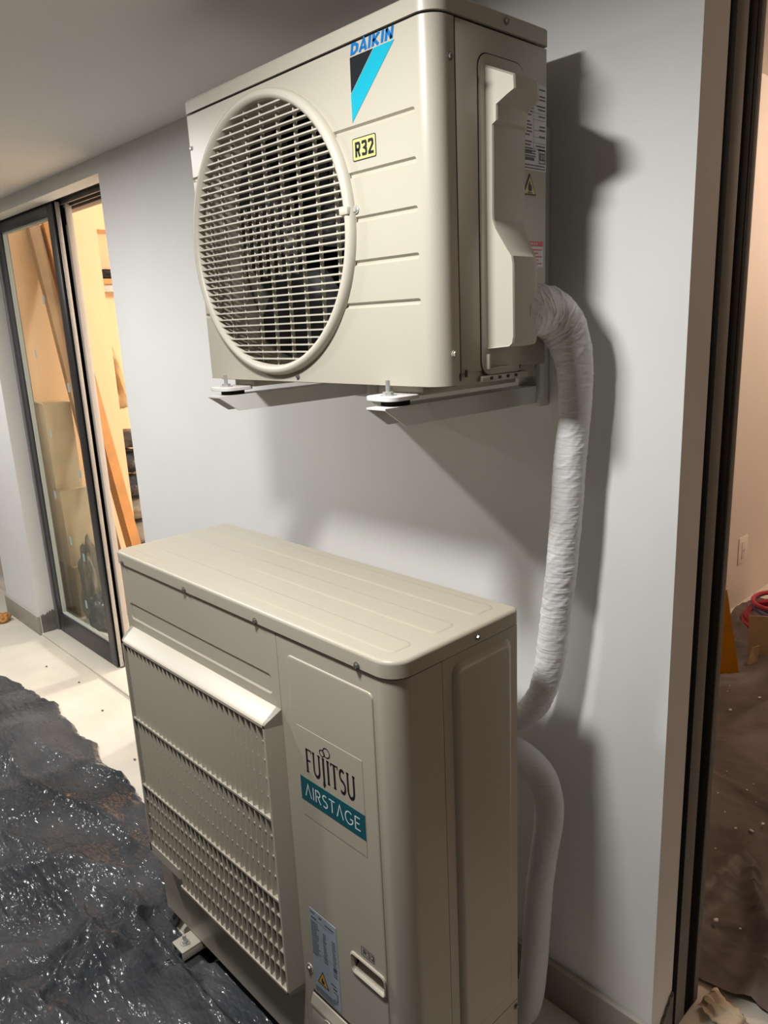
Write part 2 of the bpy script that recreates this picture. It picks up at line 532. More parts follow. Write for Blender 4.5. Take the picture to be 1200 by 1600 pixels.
# left sliding door
d = sroot('door_1', (-1.93, 0.12, 0.012), 'dark framed glass sliding door, right half slid open')
finish('head_frame', B(-2.634, XL, 0.075, DEP - .01, 2.128, 2.20, .002), 'anthracite', d)
finish('head_track', B(-2.634, XL, 0.118, 0.128, 2.108, 2.128, .001), 'frame_grey', d)
finish('head_track', B(-2.634, XL, 0.150, 0.160, 2.104, 2.128, .001), 'frame_grey', d)
finish('head_track', B(-2.634, XL, 0.176, 0.222, 2.098, 2.128, .001), 'frame_grey', d)
finish('jamb', B(-2.634, -2.605, 0.078, .125, 0.012, 2.128, .002), 'frame_grey', d)
finish('jamb', B(XL - .03, XL, 0.10, DEP - .01, 0.012, 2.128, .002), 'frame_grey', d)
finish('sill_track', B(-2.605, XL - .03, 0.150, 0.160, 0.012, 0.026, .001), 'zinc', d)
def leaf(y0, y1, x0, x1, stile):
    L = finish('leaf_frame', (lambda bm: (box(bm, x0, x0 + stile, y0, y1, .014, 2.122, .002), box(bm, x1 - stile, x1, y0, y1, .014, 2.122, .002),
               box(bm, x0 + stile, x1 - stile, y0, y1, .014, 0.122, .002), box(bm, x0 + stile, x1 - stile, y0, y1, 2.068, 2.122, .002), bm)[-1])(bmesh.new()), 'anthracite', d)
    ym = (y0 + y1) / 2
    finish('glass_pane', B(x0 + stile, x1 - stile, ym - .006, ym + .006, .122, 2.068), 'pane_glass', L, smooth=0)
    bm = bmesh.new()
    for (a, b_, c, e) in ((x0 + stile, x0 + stile + .006, .122, 2.068), (x1 - stile - .006, x1 - stile, .122, 2.068)):
        box(bm, a, b_, y0 + .006, y1 - .006, c, e)
    box(bm, x0 + stile, x1 - stile, y0 + .006, y1 - .006, .122, .130); box(bm, x0 + stile, x1 - stile, y0 + .006, y1 - .006, 2.060, 2.068)
    finish('glazing_bead', bm, 'jamb_bead', L, smooth=0)
    return L
L1 = leaf(0.084, 0.116, -2.604, -1.885, 0.062)
finish('edge_gasket', B(-1.885, -1.872, 0.090, 0.112, 0.02, 2.118, .001), 'gasket_shade_black', L1)
finish('edge_strip', B(-1.872, -1.868, 0.092, 0.110, 0.02, 2.118, .0005), 'zinc', L1)
L2 = finish('interlock_stile', B(-1.930, -1.888, 0.130, 0.158, 0.02, 2.118, .001), 'gasket_shade_black', d)
finish('edge_strip', B(-1.888, -1.862, 0.132, 0.158, 0.02, 2.118, .001), 'seal_white', L2)
finish('top_roller', B(-1.888, -1.872, 0.118, 0.132, 2.03, 2.098, .001), 'gasket_shade_black', L2)
for (x, z, w_) in ((-2.16, 1.72, .018), (-2.36, 1.48, .016), (-2.33, 1.10, .016), (-2.02, 1.33, .02), (-2.40, .78, .02), (-2.28, .56, .02), (-2.14, .50, .02), (-2.2, .24, .018), (-2.03, .93, .02)):
    bm = bmesh.new(); box(bm, x, x + w_, .0925, .094, z, z + .04)
    finish('tape_scrap', bm, 'tape_blue', L1, smooth=0)

# ================================================================== UPPER OUTDOOR UNIT
DX0, DX1, DY0, DY1, DZ0, DZ1 = 0.0, 0.679, -0.370, -0.095, 1.472, 2.022
ZS = 1.9965                                   # lid seam
U1 = thing('outdoor_unit', 'ivory outdoor unit with round fan guard, bracketed high on the wall', 'air conditioner', (0.34, -0.23, DZ0))
FCX, FCZ, FR = 0.2520, 1.7355, 0.2495           # fan guard centre and radius

def plan_shell(x0, x1, yf, yl, yr, rl, rr, t, n=10):
    """outer and inner plan outline of a front panel that wraps round both corners"""
    def path(o):
        xl, xr, f = x0 + o, x1 - o, yf + o
        a, b = max(rl - o, .001), max(rr - o, .001)
        p = [(xl, yl)]
        for k in range(n + 1):
            th = math.radians(180 + 90 * k / n); p.append((xl + a + a * math.cos(th), f + a + a * math.sin(th)))
        for k in range(n + 1):
            th = math.radians(270 + 90 * k / n); p.append((xr - b + b * math.cos(th), f + b + b * math.sin(th)))
        p.append((xr, yr))
        return p
    return path(0) + list(reversed(path(t)))
bm = bmesh.new()
pl = plan_shell(DX0, DX1, DY0, -0.30, -0.3245, 0.012, 0.032, 0.010)
prism(bm, pl, lambda u, v: (u, v, DZ0 + .002), lambda u, v: (u, v, ZS - .0036))
cut = []
cb = bmesh.new(); cyl(cb, (FCX, DY0 - .05, FCZ), (FCX, DY0 + .05, FCZ), FR - .010, n=96); cut.append(cb)
def groove(xa, xb, z):
    cb = bmesh.new()
    n = 8
    r = .0048
    pts = []
    for s, cx in ((1, xb), (-1, xa)):
        for k in range(n + 1):
            a = math.radians((-90 if s > 0 else 90) + 180 * k / n); pts.append((cx + r * math.cos(a), z + r * math.sin(a)))
    inner = [(((p[0] - (xa + xb) / 2) * (1 - .003 / (xb - xa))) + (xa + xb) / 2, z + (p[1] - z) * .35) for p in pts]
    outer = [(p[0], z + (p[1] - z) * 1.15) for p in pts]
    loft(cb, [[(u, DY0 - .002, v) for u, v in outer], [(u, DY0, v) for u, v in pts], [(u, DY0 + .0045, v) for u, v in inner]])
    return cb
for z in (1.874, 1.807, 1.739, 1.672, 1.605):
    half = math.sqrt(max(FR ** 2 - (z - FCZ) ** 2, 0))
    cut.append(groove(FCX + half - .006, 0.636, z))
    if FCX - half > .02:
        cut.append(groove(.010, FCX - half + .006, z))
bm = boolean_cut(bm, cut)
front1 = finish('front_panel', bm, 'ivory_paint', U1, smooth=28, wn=True)
# side, back, bottom
finish('side_panel', B(DX1 - .008, DX1 - .0005, -0.3225, DY1, DZ0 + .020, ZS - .0036, .001), 'ivory_paint', U1)
finish('side_panel', B(DX0, DX0 + .008, -0.299, DY1, DZ0 + .002, ZS - .0036, .001), 'ivory_paint', U1)
bm = bmesh.new()
for k in range(24):
    z = 1.49 + k * .021
    box(bm, .01, .67, DY1 - .004, DY1 - .001, z, z + .003)
for k in range(9):
    x = .02 + k * .08
    box(bm, x, x + .004, DY1 - .006, DY1 - .001, 1.485, 1.99)
finish('rear_guard', bm, 'ivory_plastic', U1, smooth=0)
finish('coil', B(.02, .66, DY1 - .035, DY1 - .010, 1.49, 1.985), 'dark_inside', U1, smooth=0)
finish('divider', B(.545, .555, -.355, DY1 - .04, 1.485, 1.99), 'dark_inside', U1, smooth=0)
bm = bmesh.new(); pp = rrect(DX0 + .004, DX1 - .004, DY0 + .010, DY1, .034, 6); loft(bm, [[(u, v, DZ0) for u, v in pp], [(u, v, DZ0 + .020) for u, v in pp]])
finish('base_pan', bm, 'ivory_paint', U1, smooth=40)
def core(x0, x1, y0, y1, r, z0, z1, parent):
    bm = bmesh.new()
    pts = rrect(x0, x1, y0, y1, r, 8)
    loft(bm, [[(u, v, z0) for u, v in pts], [(u, v, z1) for u, v in pts]])
    return finish('seam_core', bm, 'seam_black', parent, smooth=40)
core(DX0 + .003, DX1 - .003, DY0 + .003, DY1 - .003, .032, ZS - .012, ZS + .004, U1)
# lid
def lid(name, x0, x1, y0, y1, z0, z1, rf, rb, bev, m, parent):
    def plan(o):
        pts = []
        for (cx, cy, r, a0) in ((x1, y1, rb, 0), (x0, y1, rb, 90), (x0, y0, rf * .5, 180), (x1, y0, rf, 270)):
            sx = -1 if cx == x1 else 1; sy = -1 if cy == y1 else 1
            r2 = max(r - o, .001)
            ccx, ccy = cx + sx * (o + r2), cy + sy * (o + r2)
            for k in range(9):
                a = math.radians(a0 + 90 * k / 8); pts.append((ccx + r2 * math.cos(a), ccy + r2 * math.sin(a)))
        return pts
    bm = bmesh.new()
    rings = [[(u, v, z0) for u, v in plan(0)]]
    for k in range(7):
        a = math.radians(90 * k / 6)
        rings.append([(u, v, z1 - bev + bev * math.sin(a)) for u, v in plan(bev * (1 - math.cos(a)))])
    loft(bm, rings)
    return finish(name, bm, m, parent, smooth=35, wn=True)
lid('top_cover', DX0 - .002, DX1 + .002, DY0 - .002, DY1 + .003, ZS, DZ1, .034, .008, .006, 'ivory_paint', U1)
# fan guard: rounded ring + bars
prof = [(FR, DY0 + .002), (FR, DY0 - .004), (FR - .002, DY0 - .010), (FR - .006, DY0 - .0135), (FR - .011, DY0 - .014), (FR - .016, DY0 - .0115), (FR - .0185, DY0 - .006), (FR - .0195, DY0 + .004), (FR - .012, DY0 + .004)]
bm = bmesh.new()
N = 128
loft(bm, [[(FCX + r * math.cos(2 * math.pi * i / N), y, FCZ + r * math.sin(2 * math.pi * i / N)) for i in range(N)] for r, y in prof + [prof[0]]], False, False)
guard = finish('fan_guard', bm, 'ivory_plastic', U1, smooth=50)
RB = FR - .017
bar_me = None
def bar(parent, name, c, size, m='ivory_plastic', rz=0.0, cache={}):
    """a slat that shares one unit-box mesh"""
    key = m
    if key not in cache:
        b_ = bmesh.new(); box(b_, -.5, .5, -.5, .5, -.5, .5)
        me = bpy.data.meshes.new(name); b_.to_mesh(me); b_.free(); me.materials.append(MATS[m]); cache[key] = me
    o = bpy.data.objects.new(name, cache[key])
    C.objects.link(o)
    o.parent = parent
    o.location = Vector(c) - base_of(parent)
    o.scale = size
    o.rotation_euler = (0, 0, rz)
    return o
PITCH = .01285
for k in range(-17, 18):
    z = k * PITCH
    h = math.sqrt(RB * RB - z * z)
    bar(guard, 'guard_bar', (FCX, DY0 - .0035, FCZ + z), (2 * h, .0095, .0026))
for k in range(-4, 5):
    x = k * .049 + .004
    h = math.sqrt(RB * RB - x * x)
    bar(guard, 'guard_upright', (FCX + x, DY0 + .0035, FCZ), (.0023, .007, 2 * h))
for k in (-1.5, -.5, .5, 1.5):
    bar(guard, 'guard_upright', (FCX + k * .049 + .004 - .0, DY0 + .0035, FCZ - 0.003), (.0023, .007, .128))
# shroud, fan, motor
bm = bmesh.new()
sp = [(FR - .012, DY0 + .004), (FR - .017, DY0 + .020), (FR - .022, DY0 + .045), (FR - .021, DY0 + .085), (FR - .012, DY0 + .105), (FR - .010, DY0 + .105), (FR - .018, DY0 + .085), (FR - .018, DY0 + .045), (FR - .010, DY0 + .006)]
loft(bm, [[(FCX + r * math.cos(2 * math.pi * i / 96), y, FCZ + r * math.sin(2 * math.pi * i / 96)) for i in range(96)] for r, y in sp + [sp[0]]], False, False)
finish('shroud', bm, 'ivory_plastic', U1, smooth=50)
fan = bmesh.new(); cyl(fan, (FCX, DY0 + .060, FCZ), (FCX, DY0 + .11, FCZ), .042, .048, 32)
fanh = finish('fan', fan, 'fan_grey', U1)
for b_ in range(3):
    bm = bmesh.new()
    a0 = math.radians(20 + 120 * b_)
    g = []
    for i in range(9):
        t = i / 8; r = .04 + t * .175
        row = []
        for k in range(9):
            s = k / 8
            a = a0 + (s - .5) * (1.15 + .35 * t) + .25 * t
            row.append(Vector((FCX + r * math.cos(a), DY0 + .055 + s * .06 - .012 * math.sin(math.pi * s), FCZ + r * math.sin(a))))
        g.append(row)
    for dy in (0, .003):
        vv = [[bm.verts.new(p + Vector((0, dy, 0))) for p in row] for row in g]
        for i in range(8):
            for k in range(8):
                bm.faces.new([vv[i][k], vv[i][k + 1], vv[i + 1][k + 1], vv[i + 1][k]])
    finish('blade', bm, 'fan_grey', fanh)
bm = bmesh.new(); cyl(bm, (FCX, DY0 + .052, FCZ), (FCX, DY0 + .062, FCZ), .008, n=6)
finish('fan_nut', bm, 'zinc', fanh)
bm = bmesh.new(); box(bm, FCX - .03, FCX + .03, -.24, -.20, 1.49, 1.98); cyl(bm, (FCX, -.28, FCZ), (FCX, -.20, FCZ), .045, n=24)
finish('motor_mount', bm, 'dark_inside', U1)

def screw(parent, c, nrm, r=.0045, m='screw_dark'):
    bm = bmesh.new()
    c = Vector(c); nrm = Vector(nrm)
    cyl(bm, c - nrm * .001, c + nrm * .0012, r * 1.35, n=14)
    cyl(bm, c + nrm * .0012, c + nrm * .004, r, r * .8, n=6)
    return finish('screw', bm, m, parent)
screw(U1, (.316, DY0, 1.484), (0, -1, 0), .0040)
screw(U1, (DX1 - .0005, -.334, 1.940), (1, 0, 0))
screw(U1, (DX1 - .0005, -.338, 1.523), (1, 0, 0), m='ivory_paint')
screw(U1, (DX1 + .002, -.205, 2.010), (1, 0, 0), .0040)
screw(U1, (DX1, -.170, 1.492), (1, 0, 0), .0045)
# clip on the ring
bm = bmesh.new(); box(bm, .478, .499, DY0 - .0165, DY0 - .004, 1.7475, 1.7600, .002)
cl = finish('ring_clip', bm, 'ivory_plastic', U1)
screw(U1, (.5035, DY0 - .001, 1.755), (0, -1, 0), .0050, 'zinc')
bm = bmesh.new(); box(bm, .012, .018, DY0 - .003, DY0 + .001, 1.93, 1.937, .001)
finish('rivet', bm, 'zinc', U1)

# service cover outline and pipe cover on the right side
def cover_loop(o):
    return rrect(-.272 + o, -.158 - o, 1.484 + o, 1.958 - o, .022 - o * .3)
bm = bmesh.new()
loft(bm, [[(DX1 - .002, u, v) for u, v in cover_loop(0)], [(DX1 + .0012, u, v) for u, v in cover_loop(0)], [(DX1 + .0022, u, v) for u, v in cover_loop(.0015)]])
svc = finish('service_cover', bm, 'ivory_paint', U1)
bm = bmesh.new()
loft(bm, [[(DX1 - .0025, u, v) for u, v in cover_loop(-.0016)], [(DX1 + .0002, u, v) for u, v in cover_loop(-.0016)]])
finish('cover_seam', bm, 'seam_black', svc, smooth=0)
bm = bmesh.new(); box(bm, DX1 - .003, DX1 + .0003, -.3245, -.3225, DZ0 + .01, ZS - .004)
finish('panel_seam', bm, 'seam_black', U1, smooth=0)
for (ya, yb, za, zb) in ((-.327, -.3235, 1.480, 1.492), (-.313, -.308, 1.485, 1.496)):
    finish('slot', B(DX1 - .001, DX1 + .0006, ya, yb, za, zb), 'seam_black', U1, smooth=0)
# pipe cover: outline (x, z) swept from front to back, the grips taper inwards at the back
prof = [(.676, 1.944), (.686, 1.940), (.712, 1.928), (.736, 1.917), (.737, 1.898), (.724, 1.893), (.704, 1.884), (.7035, 1.862), (.6960, 1.858), (.695, 1.735), (.6955, 1.722), (.701, 1.708), (.724, 1.675), (.731, 1.666), (.7335, 1.655), (.7345, 1.545), (.732, 1.534), (.726, 1.5295), (.676, 1.5255)]
def shrink(p, k):
    return (.676 + (p[0] - .676) * k, p[1])
bm = bmesh.new()
def ring_at(y, k, o):
    cx = .70; cz = 1.73
    return [(.676 + (p[0] - .676) * k - (o if p[0] > .68 else 0), y, p[1] + (-o if p[1] > cz else o) * (.5)) for p in prof]
loft(bm, [ring_at(-.2575, .985, .003), ring_at(-.2595, .995, .0012), ring_at(-.2565, 1.0, 0), ring_at(-.200, .965, 0), ring_at(-.172, .70, 0), ring_at(-.160, .35, 0)])
pc = finish('pipe_cover', bm, 'ivory_plastic', U1, smooth=18)
# lower plate with L rib, slot
bm = bmesh.new(); box(bm, DX1 + .0015, DX1 + .008, -.262, -.257, 1.494, 1.518, .001); box(bm, DX1 + .0015, DX1 + .006, -.257, -.205, 1.4935, 1.4965, .001)
finish('rib', bm, 'ivory_plastic', U1)
bm = bmesh.new()
box(bm, DX1 - .004, DX1 + .004, -.275, -.150, 1.4745, 1.4835, .001)
finish('lower_flange', bm, 'ivory_paint', U1)
for k in range(4):
    bm = bmesh.new(); box(bm, DX1 + .003, DX1 + .0048, -.255 + k * .022, -.248 + k * .022, 1.4765, 1.4815)
    finish('slot', bm, 'seam_black', U1, smooth=0)

# emblem and labels on the front
yl = DY0 - .0006
bm = bmesh.new()
word(bm, 'DAIKIN', lambda ch: block_letter(ch, .80, .25), front_place(.5075, 1.9768, .0215, .0160, yl, .22), {'*': .80, 'I': .25, 'D': .80}, .13)
finish('brand_lettering', bm, 'logo_blue', front1, smooth=0)
def flat_poly(name, pts, m, parent, y):
    bm = bmesh.new(); prism(bm, pts, lambda u, v: (u, y, v), lambda u, v: (u, y + .0005, v)); return finish(name, bm, m, parent, smooth=0)
flat_poly('emblem_black', [(.5062, 1.9745), (.5585, 1.9745), (.5055, 1.9255)], 'logo_black', front1, yl)
flat_poly('emblem_cyan', [(.5605, 1.9745), (.6045, 1.9745), (.5050, 1.8830), (.5050, 1.9235)], 'logo_cyan', front1, yl)
flat_poly('label_border', rrect(.502, .5565, 1.8260, 1.8595, .003, 3), 'logo_black', front1, yl)
lab = flat_poly('label', rrect(.5035, .5550, 1.8275, 1.8580, .002, 3), 'label_yellow', front1, yl - .0002)
bm = bmesh.new()
word(bm, 'R32', lambda ch: block_letter(ch, .55, .19), front_place(.5085, 1.8315, .0232, .0222, yl - .0004), {'*': .55}, .10)
finish('label_lettering', bm, 'logo_black', front1, smooth=0)
# rating label, flame triangle and warning label on the side
xs = DX1 + .0004
def side_rect(bm, ya, yb, za, zb, x):
    v = [bm.verts.new(p) for p in ((x, ya, za), (x, yb, za), (x, yb, zb), (x, ya, zb))]
    bm.faces.new(v)
side1 = [o for o in U1.children if o.name.startswith('side_panel')][0]
finish('rating_label', B(DX1 - .001, xs, -.160, -.0965, 1.807, 1.937), 'label_white', side1, smooth=0)
bm = bmesh.new()
random.seed(3)
for k in range(20):
    z = 1.931 - k * .0050
    if k in (9, 15): continue
    side_rect(bm, -.157, -.157 + random.uniform(.014, .024), z - .0022, z, xs + .0003)
    if k % 3 != 1:
        side_rect(bm, -.118 + random.uniform(-.008, .004), -.100, z - .0022, z, xs + .0003)
for z in (1.915, 1.905, 1.894, 1.884, 1.868, 1.858, 1.849, 1.840):
    side_rect(bm, -.133, -.099, z, z + .0006, xs + .0003)
side_rect(bm, -.132, -.1315, 1.835, 1.925, xs + .0003)
for k in range(3): side_rect(bm, -.158, -.126, 1.8275 + k * .004, 1.8295 + k * .004, xs + .0003)
side_rect(bm, -.158, -.130, 1.8215, 1.8265, xs + .0003)
for k in range(2): side_rect(bm, -.158, -.100, 1.8095 + k * .0045, 1.8112 + k * .0045, xs + .0003)
bl = [(-.1165, 1.8195), (-.0995, 1.8195), (-.0995, 1.8395), (-.1165, 1.8395)]
ribbon(bm, bl, .0016, lambda u, v: (xs + .0003, u, v), True)
word(bm, 'R32', lambda ch: block_letter(ch, .55, .2), side_place(-.1145, 1.8235, .0070, .0120, xs + .0003), {'*': .55}, .10)
tag(finish('label_print', bm, 'print_grey', side1, smooth=0), kind='stuff')
def tri(name, m, o, x, lift):
    bm = bmesh.new()
    pts = [(-.1600 + o * 1.4, 1.7685 + o), (-.1240 - o * 1.4, 1.7685 + o), (-.1420, 1.8015 - o * 1.9)]
    prism(bm, pts, lambda u, v: (x, u, v), lambda u, v: (x + lift, u, v))
    finish(name, bm, m, side1, smooth=0)
tri('hazard_border', 'logo_black', 0, DX1 - .001, .0015)
tri('hazard_sign', 'label_yellow', .0022, DX1 - .001, .0018)
bm = bmesh.new()
fl = [(-.145, 1.7745), (-.1385, 1.7745), (-.1365, 1.7790), (-.1380, 1.7850), (-.1400, 1.7815), (-.1420, 1.7905), (-.1455, 1.7845), (-.1465, 1.7790)]
bm.faces.new([bm.verts.new((xs + .0009, u, v)) for u, v in fl]); side_rect(bm, -.148, -.136, 1.7715, 1.7730, xs + .0009)
finish('flame_symbol', bm, 'logo_black', side1, smooth=0)
finish('warning_label', B(DX1 - .001, xs, -.159, -.1035, 1.655, 1.697), 'label_white', side1, smooth=0)
bm = bmesh.new(); side_rect(bm, -.1585, -.104, 1.6885, 1.6965, xs + .0003)
for k in range(5): side_rect(bm, -.156, -.107 - (k % 2) * .01, 1.660 + k * .0055, 1.6622 + k * .0055, xs + .0003)
finish('warning_band', bm, 'label_red', side1, smooth=0)
bm = bmesh.new()
for k in range(5): side_rect(bm, -.148 + k * .006, -.1445 + k * .006, 1.6910, 1.6942, xs + .0006)
finish('warning_lettering', bm, 'label_white', side1, smooth=0)
# feet under the unit
for i, x in enumerate((.105, .587)):
    bm = bmesh.new()
    box(bm, x - .036, x + .036, -.352, -.105, 1.458, 1.4725, .002)
    finish('foot_rail', bm, 'ivory_paint', U1)
    bm = bmesh.new()
    loft(bm, [[(p[0], p[1], z) for p in rrect(x - .040 + e, x + .030 - e, -.418 + e, -.345 - e, .018, 5)] for z, e in ((1.4530, .001), (1.4540, 0), (1.4595, 0), (1.4605, .001))])
    finish('foot_plate', bm, 'bracket_white', U1, smooth=40)

# ================================================================== WALL BRACKETS
def bracket(x, label):
    t = thing('wall_bracket', label, 'bracket', (x, -.02, 1.40), 'wall brackets under the upper unit')
    w2 = .022
    bm = bmesh.new()
    zt, zb = 1.4445, 1.412
    # channel open below: top web and two flanges, the front cut slanting back
    def plate(x0, x1, yft, yfb, z0, z1):
        prism(bm, [(yft, z1), (-.001, z1), (-.001, z0), (yfb, z0)], lambda u, v: (x0, u, v), lambda u, v: (x1, u, v))
    plate(x - w2, x + w2, -.432, -.432, zt - .003, zt)
    plate(x - w2, x - w2 + .003, -.432, -.388, zb, zt - .003)
    plate(x + w2 - .003, x + w2, -.432, -.388, zb, zt - .003)
    finish('arm', bm, 'bracket_white', t, smooth=0)
    finish('upright', B(x - .022, x + .030, -.030, -.001, 1.405, 1.90, .002), 'bracket_white', t)
    px, py = x - .006, -.382
    bm = bmesh.new(); cyl(bm, (px, py, zt), (px, py, 1.4530), .024, n=24)
    finish('rubber_pad', bm, 'black_rubber', t)
    bm = bmesh.new(); cyl(bm, (px - .004, py - .012, 1.4605), (px - .004, py - .012, 1.4665), .0090, n=6); cyl(bm, (px - .004, py - .012, 1.4605), (px - .004, py - .012, 1.485), .0038, n=12)
    cyl(bm, (px - .004, py - .012, 1.4603), (px - .004, py - .012, 1.4618), .0135, n=20)
    finish('bolt', bm, 'zinc', t)
bracket(.110, 'white steel wall bracket arm under the left end of the upper unit')
bracket(.594, 'white steel wall bracket arm under the right end of the upper unit')

# ================================================================== LOWER OUTDOOR UNIT
FX0, FX1, FY0, FY1, FZ0, FZ1 = -0.2255, 0.7196, -0.5364, -0.232, 0.078, 1.0796
FS = FZ1 - .029
U2 = thing('outdoor_unit', 'large beige outdoor unit with slatted grille standing on the floor', 'air conditioner', (0.25, -0.38, 0.0))
XM = .414
# left front panel
bm = bmesh.new()
pl = plan_shell(FX0, XM - .0012, FY0, -0.44, FY0 + .004, 0.020, 0.001, 0.004)
prism(bm, pl, lambda u, v: (u, v, FZ0 + .004), lambda u, v: (u, v, FS - .0034))
bm = boolean_cut(bm, [pocket_front(-.190, .388, .914, .956, .010, FY0, .0025, .0035)])
fl_ = finish('front_panel', bm, 'beige_paint', U2, smooth=28, wn=True)
# right front panel that wraps the corner
bm = bmesh.new()
pl = plan_shell(XM, FX1, FY0, FY0 + .008, -0.4310, 0.001, 0.036, 0.006)
prism(bm, pl, lambda u, v: (u, v, FZ0 + .004), lambda u, v: (u, v, FS - .0034))
def slope_pocket():
    cb = bmesh.new()
    prism(cb, [(FY0 - .01, .285), (FY0 + .012, .285), (FY0 + .012, .262), (FY0 - .01, .240)], lambda u, v: (.452, u, v), lambda u, v: (.600, u, v))
    return cb
fr_body = boolean_cut(bm, [pocket_front(.578, .664, .430, .467, .007, FY0, .024, .003)])
fr_ = finish('corner_panel', fr_body, 'beige_paint', U2, smooth=28, wn=True)
# raised field around the emblem
bm = bmesh.new()
raised_front(bm, .444, .670, .16, 1.016, .012, FY0, .0028, .005)
bm = boolean_cut(bm, [pocket_front(.578, .664, .430, .467, .007, FY0 - .0028, .030, .003)])
rf = finish('raised_field', bm, 'beige_paint', fr_, smooth=40, wn=True)
YP = FY0 - .0028
bm = bmesh.new()
o1 = rrect(.573, .667, .4255, .4715, .010); o2 = rrect(.580, .662, .432, .465, .006)
lp = [(o1, YP + .001), (rrect(.5745, .6675, .426, .471, .010), YP - .003), (rrect(.577, .665, .4285, .4685, .008), YP - .0042), (o2, YP - .001), (o2, YP + .004)]
loft(bm, [[(u, y, v) for u, v in pts] for pts, y in lp], False, False)
hb = finish('hand_grip', bm, 'beige_paint', fr_, smooth=50)
bm = bmesh.new(); prism(bm, [(YP + .021, .434), (YP + .003, .4335), (YP + .003, .4315), (YP + .021, .4315)], lambda u, v: (.581, u, v), lambda u, v: (.661, u, v))
prism(bm, [(YP + .003, .4315), (YP + .021, .4315), (YP + .021, .452)], lambda u, v: (.581, u, v), lambda u, v: (.661, u, v))
finish('grip_ramp', bm, 'beige_paint', hb, smooth=0)
# side panel with a bevelled pocket
bm = B(FX1 - .012, FX1 - .0008, -.4290, FY1, .232, FS - .0034)
def side_pocket(y0, y1, z0, z1, r, x, depth, bev):
    cb = bmesh.new()
    o1 = rrect(y0, y1, z0, z1, r, 6); o2 = rrect(y0 + bev, y1 - bev, z0 + bev, z1 - bev, max(r - bev, .002), 6); oo = rrect(y0 - bev * .3, y1 + bev * .3, z0 - bev * .3, z1 + bev * .3, r + bev * .3, 6)
    loft(cb, [[(x + depth * .3, u, v) for u, v in oo], [(x, u, v) for u, v in o1], [(x - depth, u, v) for u, v in o2]])
    return cb
sp_ = finish('side_panel', bm, 'beige_paint', U2, smooth=28, wn=True)
bm = bmesh.new()
loft(bm, [[(FX1 - .0008 + h_, u, v) for u, v in rrect(-.408 + e, -.250 - e, .262 + e, 1.032 - e, max(.020 - e * .7, .006), 8)] for h_, e in ((-.001, 0), (.0008, .001), (.0040, .006), (.0068, .0115), (.0080, .016))])
finish('raised_field', bm, 'beige_paint', sp_, smooth=45, wn=True)
finish('base_side', B(FX1 - .010, FX1 - .0008, -.4290, FY1, FZ0 + .004, .2295, .001), 'beige_paint', U2)
finish('side_panel', B(FX0, FX0 + .008, -.438, FY1, FZ0 + .004, FS - .0034, .001), 'beige_paint', U2)
finish('back_panel', B(FX0 + .008, FX1 - .012, FY1 - .008, FY1, FZ0 + .004, FS - .0034), 'beige_paint', U2, smooth=0)
bm = bmesh.new(); box(bm, FX0 + .010, FX1 - .013, FY0 + .030, FY1 - .010, FZ0 + .002, FS + .006); 
finish('inner_chassis', bm, 'seam_black', U2, smooth=0)
core(FX0 + .003, FX1 - .003, FY0 + .003, FY1 - .003, .036, FS - .010, FS + .005, U2)
finish('base_plate', B(FX0 + .006, FX1 - .006, FY0 + .008, FY1 - .004, FZ0, FZ0 + .010), 'beige_paint', U2, smooth=0)
tp = lid('top_cover', FX0 - .003, FX1 + .003, FY0 - .004, FY1 + .003, FS, FZ1, .040, .012, .007, 'beige_paint', U2)
for (ya, yb) in ((-.512, -.462), (-.414, -.360), (-.312, -.256)):
    bm = bmesh.new()
    loft(bm, [[(u, v, z) for u, v in rrect(-.190 + e, .690 - e, ya + e, yb - e, .012 - e * .6)] for z, e in ((FZ1 - .002, 0), (FZ1 + .0002, .0004), (FZ1 + .0012, .003), (FZ1 + .0015, .006))])
    finish('raised_strip', bm, 'beige_paint', tp, smooth=40, wn=True)
for x in (-.192, .098, .358, .639):
    screw(U2, (x, FY0 - .004, FS + .0040), (0, -1, 0), .0050)
screw(U2, (FX1 + .003, -.345, FS + .011), (1, 0, 0), .0042)
screw(U2, (FX1 - .0008, -.238, .215), (1, 0, 0), .0050)
bm = bmesh.new(); cyl(bm, (.436, FY0 + .001, .331), (.436, FY0 - .0018, .331), .0105, .0095, 20)
finish('screw_cup', bm, 'beige_paint', U2)
screw(U2, (.436, FY0 - .0012, .331), (0, -1, 0), .0050)

